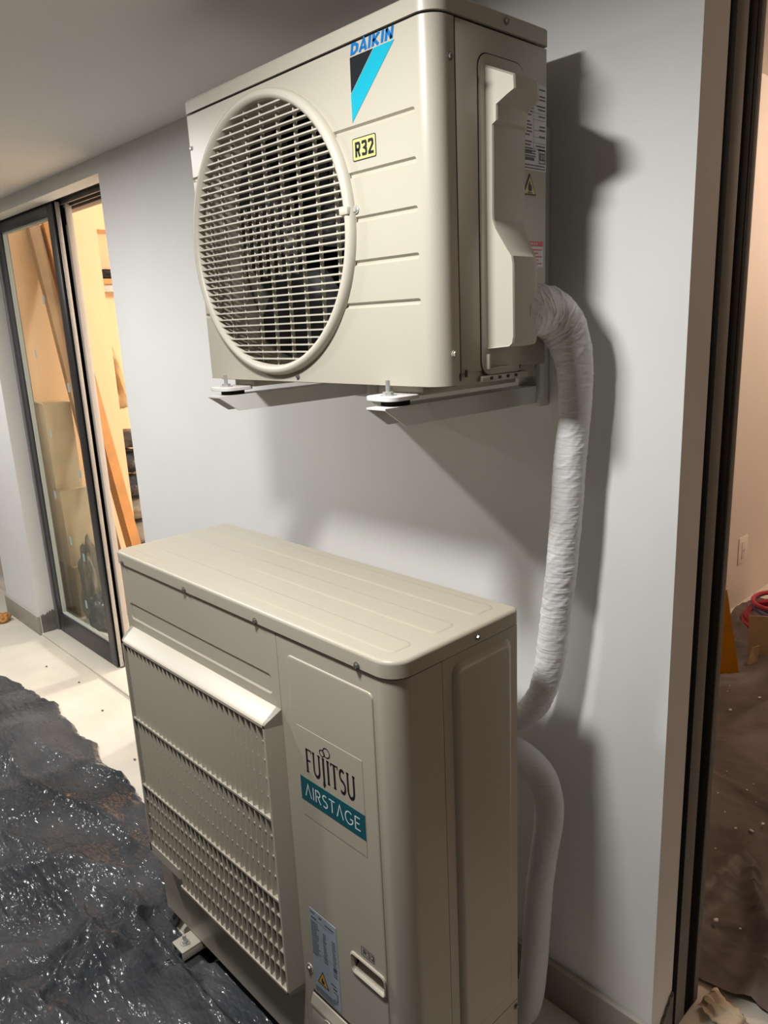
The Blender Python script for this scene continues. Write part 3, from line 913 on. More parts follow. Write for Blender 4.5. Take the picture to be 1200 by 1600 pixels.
# discharge grille
GX0, GX1, GZ0, GZ1, GY = -.178, .4065, .268, .872, FY0 - .037
NOT = -.03
bm = bmesh.new()
def grille_frame(bm):
    # frame as four bevelled rails with flaring roots
    def rail(pf, pr):
        # pf: front outline quad (u,v), pr: root outline quad
        loft(bm, [[(u, FY0 + .001, v) for u, v in pr], [(u, GY + .005, v) for u, v in [(a * .8 + c * .2, b * .8 + d_ * .2) for (a, b), (c, d_) in zip(pf, pr)]], [(u, GY, v) for u, v in pf]])
    t = .010
    # top (broad sloping shelf)
    rail([(GX0, GZ1), (GX1, GZ1), (GX1, GZ1 - .006), (GX0, GZ1 - .006)], [(GX0 - .022, GZ1 + .022), (GX1 + .006, GZ1 + .022), (GX1 + .006, GZ1 - .010), (GX0 - .022, GZ1 - .010)])
    rail([(GX1 - .006, GZ1), (GX1, GZ1), (GX1, GZ0), (GX1 - .006, GZ0)], [(GX1 - .010, GZ1 + .022), (GX1 + .006, GZ1 + .022), (GX1 + .006, GZ0 - .006), (GX1 - .010, GZ0 - .006)])
    rail([(GX0, GZ1), (GX0 + .006, GZ1), (GX0 + .006, GZ0 + .026), (GX0, GZ0 + .026)], [(GX0 - .022, GZ1 + .022), (GX0 - .008, GZ1 + .022), (GX0 - .008, GZ0 + .020), (GX0 - .022, GZ0 + .020)])
    rail([(NOT, GZ0 + .005), (GX1, GZ0 + .005), (GX1, GZ0), (NOT, GZ0)], [(NOT, GZ0 + .010), (GX1 + .006, GZ0 + .010), (GX1 + .006, GZ0 - .006), (NOT, GZ0 - .006)])
    rail([(GX0, GZ0 + .050), (NOT, GZ0 + .050), (NOT, GZ0 + .022), (GX0, GZ0 + .022)], [(GX0 - .022, GZ0 + .050), (NOT, GZ0 + .050), (NOT, GZ0 + .018), (GX0 - .022, GZ0 + .018)])
grille_frame(bm)
grille = finish('discharge_grille', bm, 'beige_paint', U2, smooth=35)
finish('grille_back', B(GX0 + .004, GX1 - .004, FY0 - .0045, FY0 - .0005, GZ0 + .026, GZ1 - .004), 'dark_inside', grille, smooth=0)
bars_z = [GZ1 - .004, .672, .488, GZ0 + .004]
NF = 30
pit = (GX1 - GX0 - .012) / NF
for bi in range(3):
    zt, zb = bars_z[bi], bars_z[bi + 1]
    dep, th, rec = (.026, .026, .020)[bi], .0030, (.0085, .0070, .0040)[bi]
    ang = math.radians((24, 16, -9)[bi])
    for k in range(1, NF):
        x = GX0 + .006 + k * pit
        z0 = zb + .002
        if bi == 2 and x < NOT: z0 = GZ0 + .048
        bar(grille, 'slat', (x - .004 * (2 - bi) / 2 + dep / 2 * math.sin(ang), GY + .0014 + dep / 2 * math.cos(ang), (zt + z0) / 2), (th, dep, zt - z0 - .002), 'beige_paint', -ang)
    n = (5, 4, 5)[bi]
    for r_ in range(1, n):
        z = zt + (zb - zt) * r_ / n
        x0 = GX0 + .006 if not (bi == 2 and z < GZ0 + .05) else NOT
        bar(grille, 'rib', ((x0 + GX1 - .006) / 2, GY + rec + (.0115, .0115, .005)[bi], z), (GX1 - .006 - x0, (.0230, .0230, .010)[bi], .0030), 'beige_paint')
for z in (.672, .488):
    bar(grille, 'crossbar', ((GX0 + GX1) / 2, GY + .012, z), (GX1 - GX0 - .012, .0240, .0050), 'beige_paint')

# emblem film, lettering, band
yf = FY0 - .0028
film = finish('emblem_film', B(.461, .6365, yf - .0006, yf + .001, .700, .884, .0002), 'film', fr_, smooth=0)
def fuj(ch):
    t = .155; s = .065
    def serif(x, y): return ([(x - .10, y), (x + .10, y)], s, False)
    S = {
     'F': [([(.12, 0), (.12, 1)], t, False), ([(.05, .975), (.50, .975), (.50, .86)], s, False), ([(.12, .52), (.42, .52)], s * 1.1, False), serif(.12, .025)],
     'U': [([(.10, 1), (.10, .34)] + arc(.33, .30, .23, .27, 180, 360, 10) + [(.56, .34), (.56, 1)], t * .85, False), serif(.10, .975), serif(.56, .975)],
     'J': [([(.16, .98), (.16, -.06)] + arc(.02, -.06, .14, .14, 0, -70, 5), t, False), serif(.16, .975)],
     'I': [([(.12, 0), (.12, 1)], t, False), serif(.12, .975), serif(.12, .025)],
     'T': [([(.27, 0), (.27, .97)], t, False), ([(.0, .86), (.0, .975), (.54, .975), (.54, .86)], s, False), serif(.27, .025)],
     'S': [(arc(.26, .74, .19, .22, 40, 250, 9) + arc(.26, .27, .20, .24, 70, -140, 9), t * .8, False)],
    }
    return S[ch]
bm = bmesh.new()
u = 0
adv = {'F': .52, 'U': .67, 'J': .33, 'I': .27, 'T': .56, 'S': .50}
total = sum(adv[c] for c in 'FUJITSU') + .09 * 6
sc = (.616 - .4815) / total
place = lambda a, b_: (.4815 + a * sc, yf - .0009, .7975 + b_ * .0475)
for i, ch in enumerate('FUJITSU'):
    for (poly, wd, cl_) in fuj(ch):
        ribbon(bm, [(u + p[0], p[1]) for p in poly], wd, lambda a, b_: place(a, b_), cl_)
    u += adv[ch] + .09
# the looped mark above the J
jx = .4815 + (adv['F'] + adv['U'] + .18 + .16) * sc
for (ox, oz, rx, rz) in ((-.0015, .8540, .0068, .0060), (.0105, .8590, .0092, .0088)):
    ribbon(bm, arc(jx + ox, oz, rx, rz, 0, 345, 23), .0021, lambda a, b_: (a, yf - .0009, b_), True)
finish('brand_lettering', bm, 'logo_black', film, smooth=0)
bnd = finish('emblem_band', B(.461, .6365, yf - .0010, yf - .0004, .7325, .7815), 'teal', film, smooth=0)
def thin(ch):
    t = .095
    S = {
     'A': [([(.02, 0), (.33, 1.0), (.64, 0)], t, False)],
     'I': [([(.05, 0), (.05, 1)], t, False)],
     'R': [([(.05, 0), (.05, .96), (.28, .96)] + arc(.28, .73, .22, .23, 90, -90, 8) + [(.05, .50)], t, False), ([(.25, .50), (.54, 0)], t, False)],
     'S': [(arc(.28, .74, .21, .22, 40, 260, 9) + arc(.28, .27, .23, .24, 80, -140, 9), t, False)],
     'T': [([(.30, 0), (.30, .95)], t, False), ([(0, .955), (.60, .955)], t, False)],
     'G': [(arc(.42, .5, .38, .47, 50, 330, 14) + [(.76, .45), (.50, .45)], t, False)],
     'E': [([(.50, .955), (.05, .955), (.05, .045), (.52, .045)], t, False), ([(.05, .52), (.44, .52)], t, False)],
    }
    return S[ch]
adv = {'A': .66, 'I': .10, 'R': .56, 'S': .54, 'T': .60, 'G': .80, 'E': .52}
tot = sum(adv[c] for c in 'AIRSTAGE') + .17 * 7
sc2 = (.624 - .474) / tot
bm = bmesh.new()
u = 0
for ch in 'AIRSTAGE':
    for (poly, wd, cl_) in thin(ch):
        ribbon(bm, [(u + p[0], p[1]) for p in poly], wd, lambda a, b_: (.474 + a * sc2, yf - .0014, .7445 + b_ * .0260), cl_)
    u += adv[ch] + .17
finish('band_lettering', bm, 'print_white', bnd, smooth=0)
# rating label, R32 mark
rl = finish('rating_label', B(.453, .533, YP - .0006, YP + .001, .293, .489), 'label_silver', fr_, smooth=0)
bm = bmesh.new()
def fr_rect(bm, xa, xb, za, zb, y=YP - .0009):
    bm.faces.new([bm.verts.new(p) for p in ((xa, y, za), (xb, y, za), (xb, y, zb), (xa, y, zb))])
random.seed(11)
fr_rect(bm, .456, .470, .481, .4835); fr_rect(bm, .482, .490, .4795, .4830); fr_rect(bm, .458, .474, .470, .4725); fr_rect(bm, .500, .526, .474, .4770)
for k in range(15):
    z = .462 - k * .0054
    fr_rect(bm, .4555, .4555 + random.uniform(.016, .026), z - .0022, z)
    if k > 1: fr_rect(bm, .490 + random.uniform(0, .002), .498 + random.uniform(0, .004), z - .0022, z)
    if k > 1: fr_rect(bm, .518, .526 + random.uniform(0, .003), z - .0022, z)
for k in range(4): fr_rect(bm, .518, .529, .369 + k * .006, .3715 + k * .006)
fr_rect(bm, .458, .524, .4685, .4690); fr_rect(bm, .480, .516, .395, .3955)
for k in range(3): fr_rect(bm, .456, .512 + k * .006, .296 + k * .0048, .2980 + k * .0048)
fr_rect(bm, .506, .522, .3445, .3475); fr_rect(bm, .512, .524, .336, .340)
ribbon(bm, [(.512, .312), (.524, .312), (.524, .330), (.514, .330)], .002, lambda a, b_: (a, YP - .0009, b_))
tag(finish('label_print', bm, 'print_grey', rl, smooth=0), kind='stuff')
def ftri(name, m, o, y):
    flat_poly(name, [(.4645 + o * 1.5, .3215 + o), (.4985 - o * 1.5, .3215 + o), (.4815, .3545 - o * 1.9)], m, rl, y)
ftri('hazard_border', 'logo_black', 0, YP - .0012); ftri('hazard_sign', 'label_amber', .0022, YP - .0014)
bm = bmesh.new(); bm.faces.new([bm.verts.new((u, YP - .0017, v)) for u, v in [(.4785, .3265), (.4845, .3265), (.4865, .3310), (.4850, .3360), (.4825, .3330), (.4815, .3420), (.4775, .3350), (.4768, .3300)]])
finish('flame_symbol', bm, 'logo_black', rl, smooth=0)
bm = bmesh.new()
ribbon(bm, [(.605, .4815), (.6375, .4815), (.6375, .4995), (.605, .4995)], .0010, lambda a, b_: (a, YP - .0006, b_), True)
word(bm, 'R32', lambda ch: block_letter(ch, .62, .15), front_place(.6095, .4850, .0130, .0110, YP - .0006), {'*': .62}, .20)
finish('mark_lettering', bm, 'print_grey', fr_, smooth=0)
# ledge below the label
bm = bmesh.new(); prism(bm, [(YP + .001, .282), (YP - .003, .281), (YP - .010, .262), (YP - .010, .255), (YP + .001, .255)], lambda u, v: (.446, u, v), lambda u, v: (.600, u, v))
finish('valve_ledge', bm, 'beige_paint', fr_, smooth=0)
bm = bmesh.new(); box(bm, .446, .600, YP - .0005, YP + .002, .282, .288)
finish('ledge_shadow_gap', bm, 'seam_black', fr_, smooth=0)
bm = bmesh.new(); cyl(bm, (.500, YP - .008, .243), (.500, YP - .0115, .243), .014, .013, 24); box(bm, .446, .600, YP - .009, YP + .001, .17, .2555, .002)
finish('valve_cover', bm, 'beige_paint', fr_)
# feet
for i, x in enumerate((-.065, .560)):
    bm = bmesh.new()
    box(bm, x - .026, x + .026, FY0 - .052, FY0 + .010, .072, .078, .0012)
    box(bm, x - .026, x + .026, FY0 + .006, FY1 + .04, .050, .078, .002)
    box(bm, x - .026, x - .022, FY0 - .052, FY0 + .01, .052, .073, .001); box(bm, x + .022, x + .026, FY0 - .052, FY0 + .01, .052, .073, .001)
    ft = finish('foot', bm, 'zinc' if False else 'ivory_paint', U2)
    bm = bmesh.new(); box(bm, x - .030, x + .030, FY0 + .012, FY1 + .035, 0.0, .051, .003)
    finish('foot_block', bm, 'black_rubber', ft)
    bm = bmesh.new(); cyl(bm, (x, FY0 - .030, .078), (x, FY0 - .030, .0800), .012, n=20); cyl(bm, (x, FY0 - .030, .0800), (x, FY0 - .030, .0870), .0085, n=6); cyl(bm, (x, FY0 - .030, .0870), (x, FY0 - .030, .1010), .0048, n=12)
    finish('bolt', bm, 'zinc', ft)

# ================================================================== WRAPPED PIPES
def duct(name, pts, label, seed, wr):
    P = smooth_path(pts, 40)
    rad = [p[3] for p in P]
    def disp(s, t):
        # diagonal tucks of the wrapping tape
        q = Vector((math.cos(t) * .9 + seed, math.sin(t) * .9, s * 26 + .9 * math.sin(t + seed)))
        a = 1 - abs(noise.noise(q)) * 2
        q2 = Vector((math.cos(t) * 1.3, math.sin(t) * 1.3 + seed, s * 75 + 1.6 * math.sin(t * 1 + 1)))
        b_ = 1 - abs(noise.noise(q2)) * 2
        env = .55 + .45 * noise.noise(Vector((seed, s * 6, 2)))
        q3 = Vector((math.cos(t) * 1.1 + 4, math.sin(t) * 1.1, s * 130 + 3.0 * math.sin(t + .6 + seed)))
        c_ = 1 - abs(noise.noise(q3)) * 2
        return wr * env * (.0026 * max(a, 0) ** 5 + .0022 * max(b_, 0) ** 5 + .0007 * max(c_, 0) ** 4)
    bm = bmesh.new()
    tube(bm, [p[:3] for p in P], rad, 56, disp)
    o = finish(name, bm, 'white_wrap', smooth=60)
    tag(o, label, 'pipe', 'white wrapped pipe bundles')
    return o
D1 = [(.699, -.212, 1.583, .034), (.700, -.180, 1.583, .039), (.700, -.150, 1.584, .041), (.702, -.118, 1.578, .042), (.712, -.092, 1.555, .0395), (.7225, -.078, 1.515, .0345), (.7265, -.070, 1.466, .0305), (.7240, -.068, 1.386, .0275), (.7165, -.068, 1.315, .0290), (.7120, -.070, 1.218, .0290), (.7035, -.070, 1.116, .0285), (.6930, -.070, 1.022, .0285), (.6795, -.070, .910, .0285), (.664, -.072, .838, .0265), (.638, -.075, .788, .0265), (.603, -.080, .755, .027), (.55, -.100, .735, .028), (.50, -.140, .730, .028), (.49, -.225, .730, .028)]
duct('wrapped_pipe', D1, 'white tape wrapped pipe running down the wall from the upper unit', 1.7, .80)
D2 = [(.520, -.225, .690, .030), (.540, -.165, .697, .031), (.585, -.125, .700, .032), (.640, -.112, .692, .033), (.686, -.112, .668, .0325), (.7085, -.115, .625, .0300), (.711, -.118, .572, .0285), (.702, -.118, .505, .0275), (.692, -.118, .420, .0275), (.685, -.118, .320, .0280), (.679, -.118, .216, .0285), (.668, -.118, .110, .0285), (.645, -.120, .050, .0285), (.59, -.125, .034, .0285), (.50, -.13, .032, .028)]
duct('wrapped_pipe', D2, 'white wrapped pipe curving down to the floor behind the lower unit', 5.2, .45)

# ================================================================== PLASTIC SHEETS
def lerp_table(tab, x):
    for (x0, y0), (x1, y1) in zip(tab, tab[1:]):
        if x <= x1:
            return y0 + (y1 - y0) * max(0, min(1, (x - x0) / (x1 - x0)))
    return tab[-1][1]
EDGE = [(-2.9, -.50), (-2.45, -.42), (-2.186, -.365), (-2.138, -.322), (-1.9, -.29), (-1.707, -.275), (-1.453, -.292), (-1.30, -.285), (-1.112, -.322), (-.901, -.318), (-.745, -.335), (-.50, -.355), (-.30, -.39), (-.24, -.46), (-.20, -.528), (.0, -.528), (.03, -.45), (.49, -.45), (.52, -.528), (.60, -.528), (.63, -.45), (.72, -.50), (.80, -.42), (2.4, -.40)]
_r = random.Random(21)
CREASES = []
for k in range(26):
    f_ = 1.6 * (1.15 ** k) if k < 16 else _r.uniform(5, 16)
    a_ = _r.gauss(.45, .8)
    CREASES.append((math.cos(a_), math.sin(a_), f_, _r.uniform(0, 9), _r.uniform(0, 50)))
def tri_wave(t):
    return abs((t % 2.0) - 1.0)
FOLDS = [(0.03, [(-0.712, -0.817), (-0.577, -0.625), (-0.441, -0.548)]), (0.024, [(-0.971, -0.736), (-0.927, -0.63), (-0.953, -0.492)]), (0.03, [(-0.344, -0.572), (-0.299, -0.705), (-0.234, -0.796), (-0.172, -0.885)]), (0.026, [(-0.344, -0.572), (-0.12, -0.605), (0.094, -0.628)]), (0.022, [(-0.454, -0.897), (-0.401, -0.818)])]
def fold_z(x, y):
    """long standing folds of the film, steep towards the unit and soft behind"""
    z = 0.0
    for h, pl_ in FOLDS:
        for (ax, ay), (bx, by) in zip(pl_, pl_[1:]):
            dx, dy = bx - ax, by - ay
            L2_ = dx * dx + dy * dy
            t = max(0, min(1, ((x - ax) * dx + (y - ay) * dy) / L2_))
            ex, ey = x - ax - t * dx, y - ay - t * dy
            d_ = math.hypot(ex, ey)
            w_ = .014 if ey > 0 else .045
            z = max(z, h * math.exp(-d_ / w_) * (.85 + .3 * noise.noise(Vector((x * 9, y * 9, 2)))))
    return z
def sheet_z(x, y):
    """crumpled film: straight creases in many directions, each only locally strong"""
    v = Vector((x, y, 0))
    wv = noise.noise_vector(v * 2.3) * .05
    px, py = x + wv.x, y + wv.y
    z = .004 + .010 * (noise.noise(Vector((x * 1.9, y * 2.6, 1.0))) + .5)
    for (cx, cy, f_, ph, sd) in CREASES:
        m = noise.noise(Vector((x * 2.1 + sd, y * 2.9, sd))) + .12
        if m > 0:
            z += .055 / f_ * min(m * 1.8, 1.0) * (tri_wave((px * -cy + py * cx) * f_ + ph) ** 1.6)
    a = 1 - abs(noise.noise(Vector((px * .9 + 3, py * 3.6 - px * .8, 3.1)))) * 2.2
    z += .022 * max(a, 0) ** 5
    z += .0012 * noise.noise(Vector((x * 55, y * 55, 2.0)))
    return max(z, .002)
def outside_sheet():
    bm = bmesh.new()
    NX, NY = 470, 200
    g = []
    for i in range(NX + 1):
        x = -2.9 + 3.95 * i / 430 if i <= 430 else 1.05 + 1.3 * (i - 430) / 40  # right end extended out of view to darken bounce onto the unit sides
        ye = lerp_table(EDGE, x) + (.016 * noise.noise(Vector((x * 9, 0, 0))) + .012 * noise.noise(Vector((x * 34, 3, 0))) if x < -.25 else 0)
        col = []
        for k in range(NY + 1):
            t = k / NY
            y = ye + (-2.3 - ye) * (t ** 1.35)
            z = sheet_z(x, y)
            if -1.6 < x < .4 and y > -1.2: z += fold_z(x, y)
            # gathers and lift around the unit's foot
            r = math.hypot(x + .23, (y + .73))
            z += .075 * math.exp(-(r / .085) ** 2) * (.8 + .35 * noise.noise(Vector((x * 14, y * 14, 5))))
            r2 = math.hypot((x + .065) / 1.3, (y + .636))
            z += .092 * math.exp(-(r2 / .045) ** 2)
            # ridge running from the foot towards the camera, along the unit
            dl = (y + .605 + .06 * (x + .05))
            if x > -.10: z += .050 * math.exp(-(dl / .045) ** 2) * min(1, (x + .10) / .05) * (.8 + .4 * noise.noise(Vector((x * 8, y * 8, 1))))
            ang = math.atan2(y + .73, x + .23)
            z += .010 * max(0, math.sin(ang * 7 + 2 * noise.noise(Vector((x * 3, y * 3, 0))))) * math.exp(-(r / .34) ** 2) * min(1, r / .08)
            if x > -.26: z = min(z, .040 + max(0, -.588 - y) * 2.2)
            if t < .03: z *= .35 + .65 * t / .03
            col.append(bm.verts.new((x + .004 * noise.noise(Vector((x * 30, y * 30, 8))), y, z)))
        g.append(col)
    for i in range(NX):
        for k in range(NY):
            bm.faces.new([g[i][k], g[i + 1][k], g[i + 1][k + 1], g[i][k + 1]])
    o = finish('plastic_sheet', bm, 'black_plastic', smooth=70)
    tag(o, 'crinkled black plastic sheet on the floor in front of the units', 'plastic sheet')
outside_sheet()
def room_sheet():
    bm = bmesh.new()
    NX, NY = 150, 260
    g = []
    for i in range(NX + 1):
        col = []
        for k in range(NY + 1):
            t = k / NY
            u = i / NX
            y = .262 + .02 * math.sin(u * 9) + t * 2.6
            if u > .3 and u < .62: y += (.05 * math.sin((u - .3) / .32 * math.pi)) * (1 - t)
            x = .02 + u * 2.6 + (.05 * noise.noise(Vector((t * 8, 0, 3))) if i == 0 else 0)
            q = Vector((x, y, 0)) + noise.noise_vector(Vector((x, y, 4)) * 1.4) * .25
            z = .004 + .034 * max(0, 1 - abs(noise.noise(Vector((q.x * 3.6 + q.y * 1.4, q.y * 1.3 - q.x * 1.0, 1.1)))) * 2.1) ** 4
            z += .009 * max(0, 1 - abs(noise.noise(Vector((q.x * 7 + q.y * 2, q.y * 4 - q.x * 2, 5.1)))) * 2) ** 3
            z += .004 * max(0, 1 - abs(noise.noise(Vector((q.x * 19, q.y * 17, 2.1)))) * 2) ** 3
            col.append(bm.verts.new((x, y, max(z, .003))))
        g.append(col)
    for i in range(NX):
        for k in range(NY):
            bm.faces.new([g[i][k], g[i + 1][k], g[i + 1][k + 1], g[i][k + 1]])
    o = finish('plastic_sheet', bm, 'brown_plastic', smooth=70)
    tag(o, 'dusty dark plastic sheet on the floor of the right room', 'plastic sheet')
room_sheet()

# ================================================================== RIGHT ROOM THINGS
o_ = thing('wall_outlet', 'white wall socket plate on the pinkish wall of the right room', 'socket', (-.03, 2.76, .30))
bm = bmesh.new(); box(bm, -.031, -.024, 2.700, 2.812, .235, .385, .003)
finish('plate', bm, 'outlet_white', o_)
finish('socket_face', B(-.0245, -.021, 2.735, 2.777, .262, .358, .002), 'room_wall_pink', o_)
bm = bmesh.new(); cyl(bm, (-.024, 2.756, .310), (-.0185, 2.756, .310), .007, n=10)
finish('screw', bm, 'zinc', o_)
# leaning orange wedge-shaped board
bm = bmesh.new()
prism(bm, [(.216, .012), (.314, .012), (.244, .40), (.214, .40)], lambda u, v: (u, 1.87 + v * .04 + (u - .232) * .5, v), lambda u, v: (u + .008, 1.854 + v * .04 + (u - .232) * .5, v))
w_ = finish('tapered_board', bm, 'orange_plastic', smooth=0)
tag(w_, 'tall narrow orange tapered board standing by the right door jamb', 'board')
for k in range(4):
    bm = bmesh.new(); x = .246 + k * .022
    box(bm, x, x + .016, 1.838 + k * .018, 1.852 + k * .018, .004, .020 + .006 * (k % 2), .002)
    finish('torn_corner', bm, 'orange_plastic', w_)
def coil(name, c, r, n, tr, m, label, seed, flat=.5):
    bm = bmesh.new()
    random.seed(seed)
    pts = []
    for k in range(n * 30 + 1):
        a = 2 * math.pi * k / 30
        rr = r * (1 + .10 * noise.noise(Vector((k * .07, seed, 0)))) - .0006 * k * .3
        pts.append((c[0] + rr * math.cos(a), c[1] + rr * math.sin(a) * 1.2, c[2] + tr + .018 * abs(noise.noise(Vector((k * .05, seed, 5)))) + .0009 * k * flat))
    tube(bm, pts, tr, 8)
    return tag(finish(name, bm, m), label, 'cable', 'cable coils in the right room')
coil('cable_coil', (.27, 2.62, .018), .20, 4, .011, 'cable_red', 'coil of red cable lying by the wall of the right room', 2, .3)
coil('cable_coil', (.28, 2.66, .078), .19, 2, .006, 'cable_blue', 'loops of thin blue wire on the red cable coil', 6)
coil('cable_coil', (.24, 2.60, .112), .13, 1, .010, 'cable_red', 'single loop of red cable on top of the coils', 9)
def card(name, pts, th, m, label, cat):
    a = Vector(pts[1]) - Vector(pts[0]); b_ = Vector(pts[-1]) - Vector(pts[0])
    nrm = a.cross(b_).normalized() * th
    bm = bmesh.new()
    prism(bm, [(Vector(p),) for p in pts], lambda p: p, lambda p: p + nrm)
    return tag(finish(name, bm, m, smooth=0), label, cat)
card('cardboard_piece', [(.300, 2.03, .012), (.330, 2.06, .012), (.330, 2.08, .10), (.305, 2.06, .085)], .006, 'cardboard', 'small torn cardboard strip standing on the dark sheet', 'cardboard')
card('cardboard_piece', [(.275, 2.10, .010), (.36, 2.16, .010), (.36, 2.19, .21), (.262, 2.12, .21)], .006, 'cardboard', 'upright brown cardboard piece by the red cable coil', 'cardboard')
# crumpled paper at the threshold
bm = bmesh.new()
g = []
for i in range(13):
    row = []
    for k in range(9):
        u, v = i / 12, k / 8
        x = .905 + u * .085 + .012 * v; y = .205 + v * .06 - u * .03 + .012 * noise.noise(Vector((u * 6, v * 5, 0)))
        row.append(bm.verts.new((x + .004 * noise.noise(Vector((u * 9, v * 9, 3))), y, .012 + .010 * noise.noise(Vector((u * 3, v * 3, 6))) + .010 * v)))
    g.append(row)
for i in range(12):
    for k in range(8):
        bm.faces.new([g[i][k], g[i + 1][k], g[i + 1][k + 1], g[i][k + 1]])
o = finish('paper_scrap', bm, 'cardboard_pale', smooth=20)
o.modifiers.new('thickness', 'SOLIDIFY').thickness = .002
tag(o, 'crumpled brown paper scrap at the right door threshold', 'paper')
# plaster chips: too many and too small to count
bm = bmesh.new()
random.seed(5)
for k in range(220):
    x = random.uniform(.15, 1.6); y = random.uniform(.42, 2.4); s = random.choice((.002, .0025, .003, .003, .004, .006))
    r = bmesh.ops.create_icosphere(bm, subdivisions=1, radius=s)
    for v in r['verts']:
        v.co = Vector((x + v.co.x * random.uniform(.6, 1.6), y + v.co.y * random.uniform(.6, 1.6), .016 + s + v.co.z * .6))
tag(finish('plaster_crumbs', bm, 'plaster_chip'), 'white plaster crumbs scattered over the dark sheet', 'debris', kind='stuff')

# ================================================================== LEFT ROOM THINGS
def plank(name, top, bot, wdt, thk, m, label):
    top, bot = Vector(top), Vector(bot)
    ax = (top - bot).normalized()
    sd = Vector((0, 1, 0)); sd = (sd - ax * sd.dot(ax)).normalized()
    nr = ax.cross(sd)
    bm = bmesh.new()
    ringb = [bot + sd * a * wdt / 2 + nr * b_ * thk / 2 for a, b_ in ((-1, -1), (1, -1), (1, 1), (-1, 1))]
    ringt = [top + sd * a * wdt / 2 + nr * b_ * thk / 2 for a, b_ in ((-1, -1), (1, -1), (1, 1), (-1, 1))]
    loft(bm, [ringb, ringt])
    return tag(finish(name, bm, m, smooth=0), label, 'plank', 'planks leaning behind the glass door')
plank('timber_plank', (-2.965, .465, 2.17), (-2.44, .545, .02), .055, .085, 'wood_orange', 'orange brown timber plank leaning through the open half of the door')
plank('timber_plank', (-2.955, .390, 2.17), (-2.50, .445, .02), .060, .045, 'wood_brown', 'darker brown plank leaning behind the glass, left of the orange one')
def carton(x0, x1, y0, y1, z0, z1, m, label, flaps=False):
    t = thing('cardboard_box', label, 'box', ((x0 + x1) / 2, (y0 + y1) / 2, z0), 'cardboard boxes stacked behind the glass door')
    finish('body', B(x0, x1, y0, y1, z0, z1, .003), m, t)
    finish('tape', B((x0 + x1) / 2 - .02, (x0 + x1) / 2 + .02, y0 - .0008, y1 + .0008, z0 + .001, z1 + .0008), 'cardboard_pale', t, smooth=0)
    if flaps:
        bm = bmesh.new(); prism(bm, [(y0, z1), (y0 - .06, z1 + .03), (y0 - .06, z1 + .034), (y0, z1 + .004)], lambda u, v: (x0, u, v), lambda u, v: (x1, u, v))
        finish('flap', bm, m, t, smooth=0)
carton(-2.985, -2.72, .25, .40, 0.0, .30, 'cardboard', 'bottom cardboard box of the stack behind the glass door')
carton(-2.985, -2.76, .25, .41, .30, .74, 'cardboard_pale', 'tall pale cardboard box in the middle of the stack behind the glass')
carton(-2.985, -2.81, .25, .40, .74, 1.22, 'cardboard_pale', 'top pale cardboard box with a raised flap behind the glass', True)
def lump(name, c, size, m, label, cat, seed, sub=5, amp=.35, freq=2.2, group=None):
    bm = bmesh.new()
    bmesh.ops.create_icosphere(bm, subdivisions=sub, radius=1.0)
    for v in bm.verts:
        p = v.co.copy()
        k = 1 + amp * noise.noise(p * freq + Vector((seed, 0, 0))) + amp * .5 * (1 - abs(noise.noise(p * freq * 2.5 + Vector((0, seed, 0)))) * 2) * .5
        q = p * k
        q.z = max(q.z, -.72)
        v.co = Vector((c[0] + q.x * size[0], c[1] + q.y * size[1], c[2] + (q.z + .72) * size[2]))
    return tag(finish(name, bm, m, smooth=60), label, cat, group)
lump('wrapped_bundle', (-2.44, .27, .0), (.07, .07, .12), 'black_plastic', 'small bundle wrapped in dark plastic on the floor behind the glass', 'bundle', 3)
lump('tool_bag', (-2.62, .30, .0), (.06, .055, .26), 'grey_cloth', 'grey cloth sack slumped by the boxes behind the glass', 'bag', 8)
# shelf and cloth
s_ = thing('wall_shelf', 'short wooden wall shelf inside the left room', 'shelf', (-4.1, 1.5, 1.89))
finish('board', B(-4.199, -3.98, 1.10, 1.75, 1.925, 1.962, .002), 'wood_orange', s_)
finish('bracket_rail', B(-4.199, -4.02, 1.12, 1.73, 1.875, 1.925, .002), 'skirting_light', s_)
lump('folded_cloth', (-4.06, 1.27, 1.962), (.08, .17, .040), 'black_cloth', 'black cloth lying on the wooden wall shelf', 'cloth', 4, amp=.3)
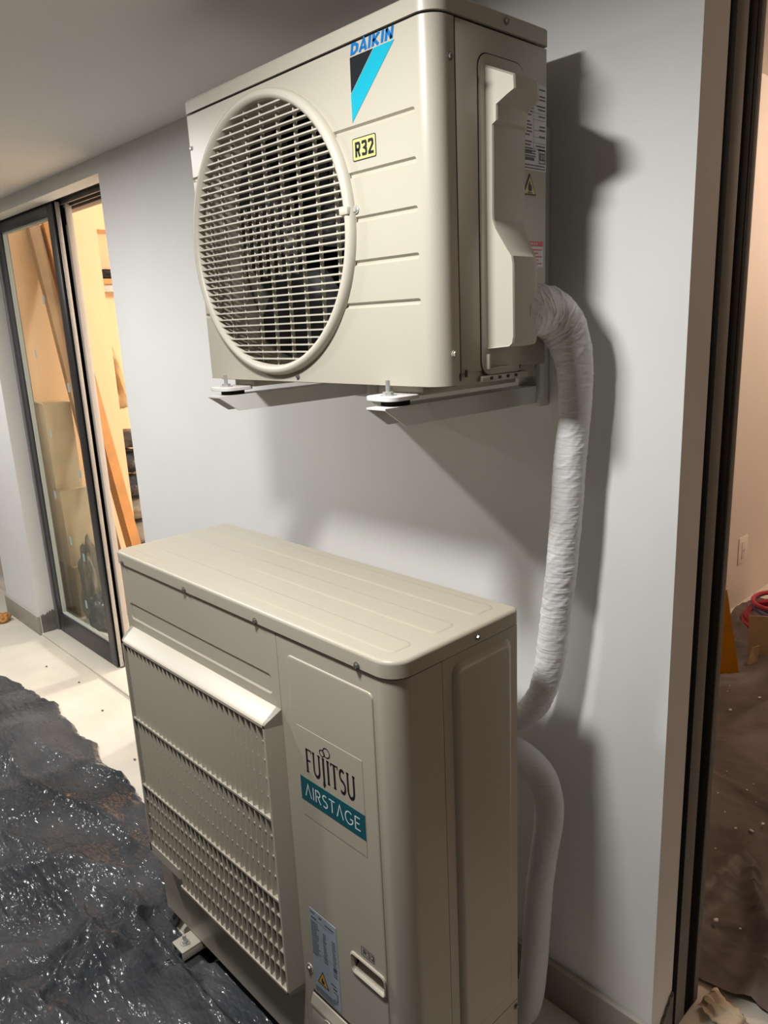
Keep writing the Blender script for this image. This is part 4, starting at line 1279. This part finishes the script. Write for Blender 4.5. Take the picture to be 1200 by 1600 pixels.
# hanging brown paper
bm = bmesh.new()
g = []
for i in range(24):
    row = []
    for k in range(10):
        t, s = i / 23, k / 9
        wdt = .012 + .085 * t ** .8 + .012 * noise.noise(Vector((t * 6, 0, 1)))
        y = .985 + t * .03 + s * wdt * 1.25
        row.append(bm.verts.new((-3.585 + .018 * math.sin(s * 9 + t * 4) + .02 * noise.noise(Vector((t * 5, s * 4, 2))), y, 1.55 - t * .47 - .05 * (s - .5) ** 2 - (.05 * noise.noise(Vector((s * 5, 7, 0))) if i == 23 else 0))))
    g.append(row)
for i in range(23):
    for k in range(9):
        bm.faces.new([g[i][k], g[i + 1][k], g[i + 1][k + 1], g[i][k + 1]])
hp = finish('hanging_jacket', bm, 'paper_brown', smooth=40)
hp.modifiers.new('thickness', 'SOLIDIFY').thickness = .012
tag(hp, 'tan brown jacket hanging inside the left room', 'jacket')
finish('hook', (lambda b_: (cyl(b_, (-3.60, .99, 1.55), (-3.57, .99, 1.57), .006, n=8), b_)[1])(bmesh.new()), 'zinc', hp)
for k, (z, h) in enumerate(((0.0, .17), (.17, .16), (.33, .17), (.50, .16), (.66, .17), (.83, .13))):
    lump('filled_sack', (-3.48 + .02 * (k % 2), .99 + .015 * ((k * 7) % 3 - 1), z), (.16, .17, h / 1.95), 'black_plastic' if k not in (1, 2) else 'grey_cloth',
         ['lowest black sack of the pile inside the left room', 'grey brown sack second from the floor in the pile', 'grey brown sack third from the floor in the pile', 'black sack fourth from the floor in the pile', 'black sack second from the top of the pile', 'topmost black sack of the pile inside the left room'][k], 'sack', 20 + k, 4, .16, 2.0, 'sacks piled inside the left room')
# things beyond the left pier
lump('debris_chunk', (-3.02, -.085, .0), (.035, .04, .030), 'wood_orange', 'orange brown wood chunk on the floor at the far left edge', 'debris', 31, 4)
lump('wrapped_bundle', (-3.75, .36, .0), (.22, .16, .20), 'black_plastic', 'dark plastic bundle on the floor beyond the left wall pier', 'bundle', 41, 4)
tag(finish('skirting_board', B(-4.6, -3.6, .10, .16, 0.0, .05, .004), 'seal_white'), 'white board lying on the floor beyond the left wall pier', 'board')
# specks on the floor
bm = bmesh.new()
random.seed(9)
for (px, py) in ((-1.55, -.14), (-1.12, -.16), (-1.08, -.22), (-1.9, -.1), (-2.2, -.14), (-1.35, -.08), (-1.0, -.12)):
    r = bmesh.ops.create_icosphere(bm, subdivisions=1, radius=.005)
    for v in r['verts']:
        v.co = Vector((px + v.co.x * 1.6, py + v.co.y, .002 + v.co.z * .5 + .001))
tag(finish('floor_grit', bm, 'raw_cement'), 'tiny dark grit specks on the pale floor by the door', 'debris', kind='stuff')
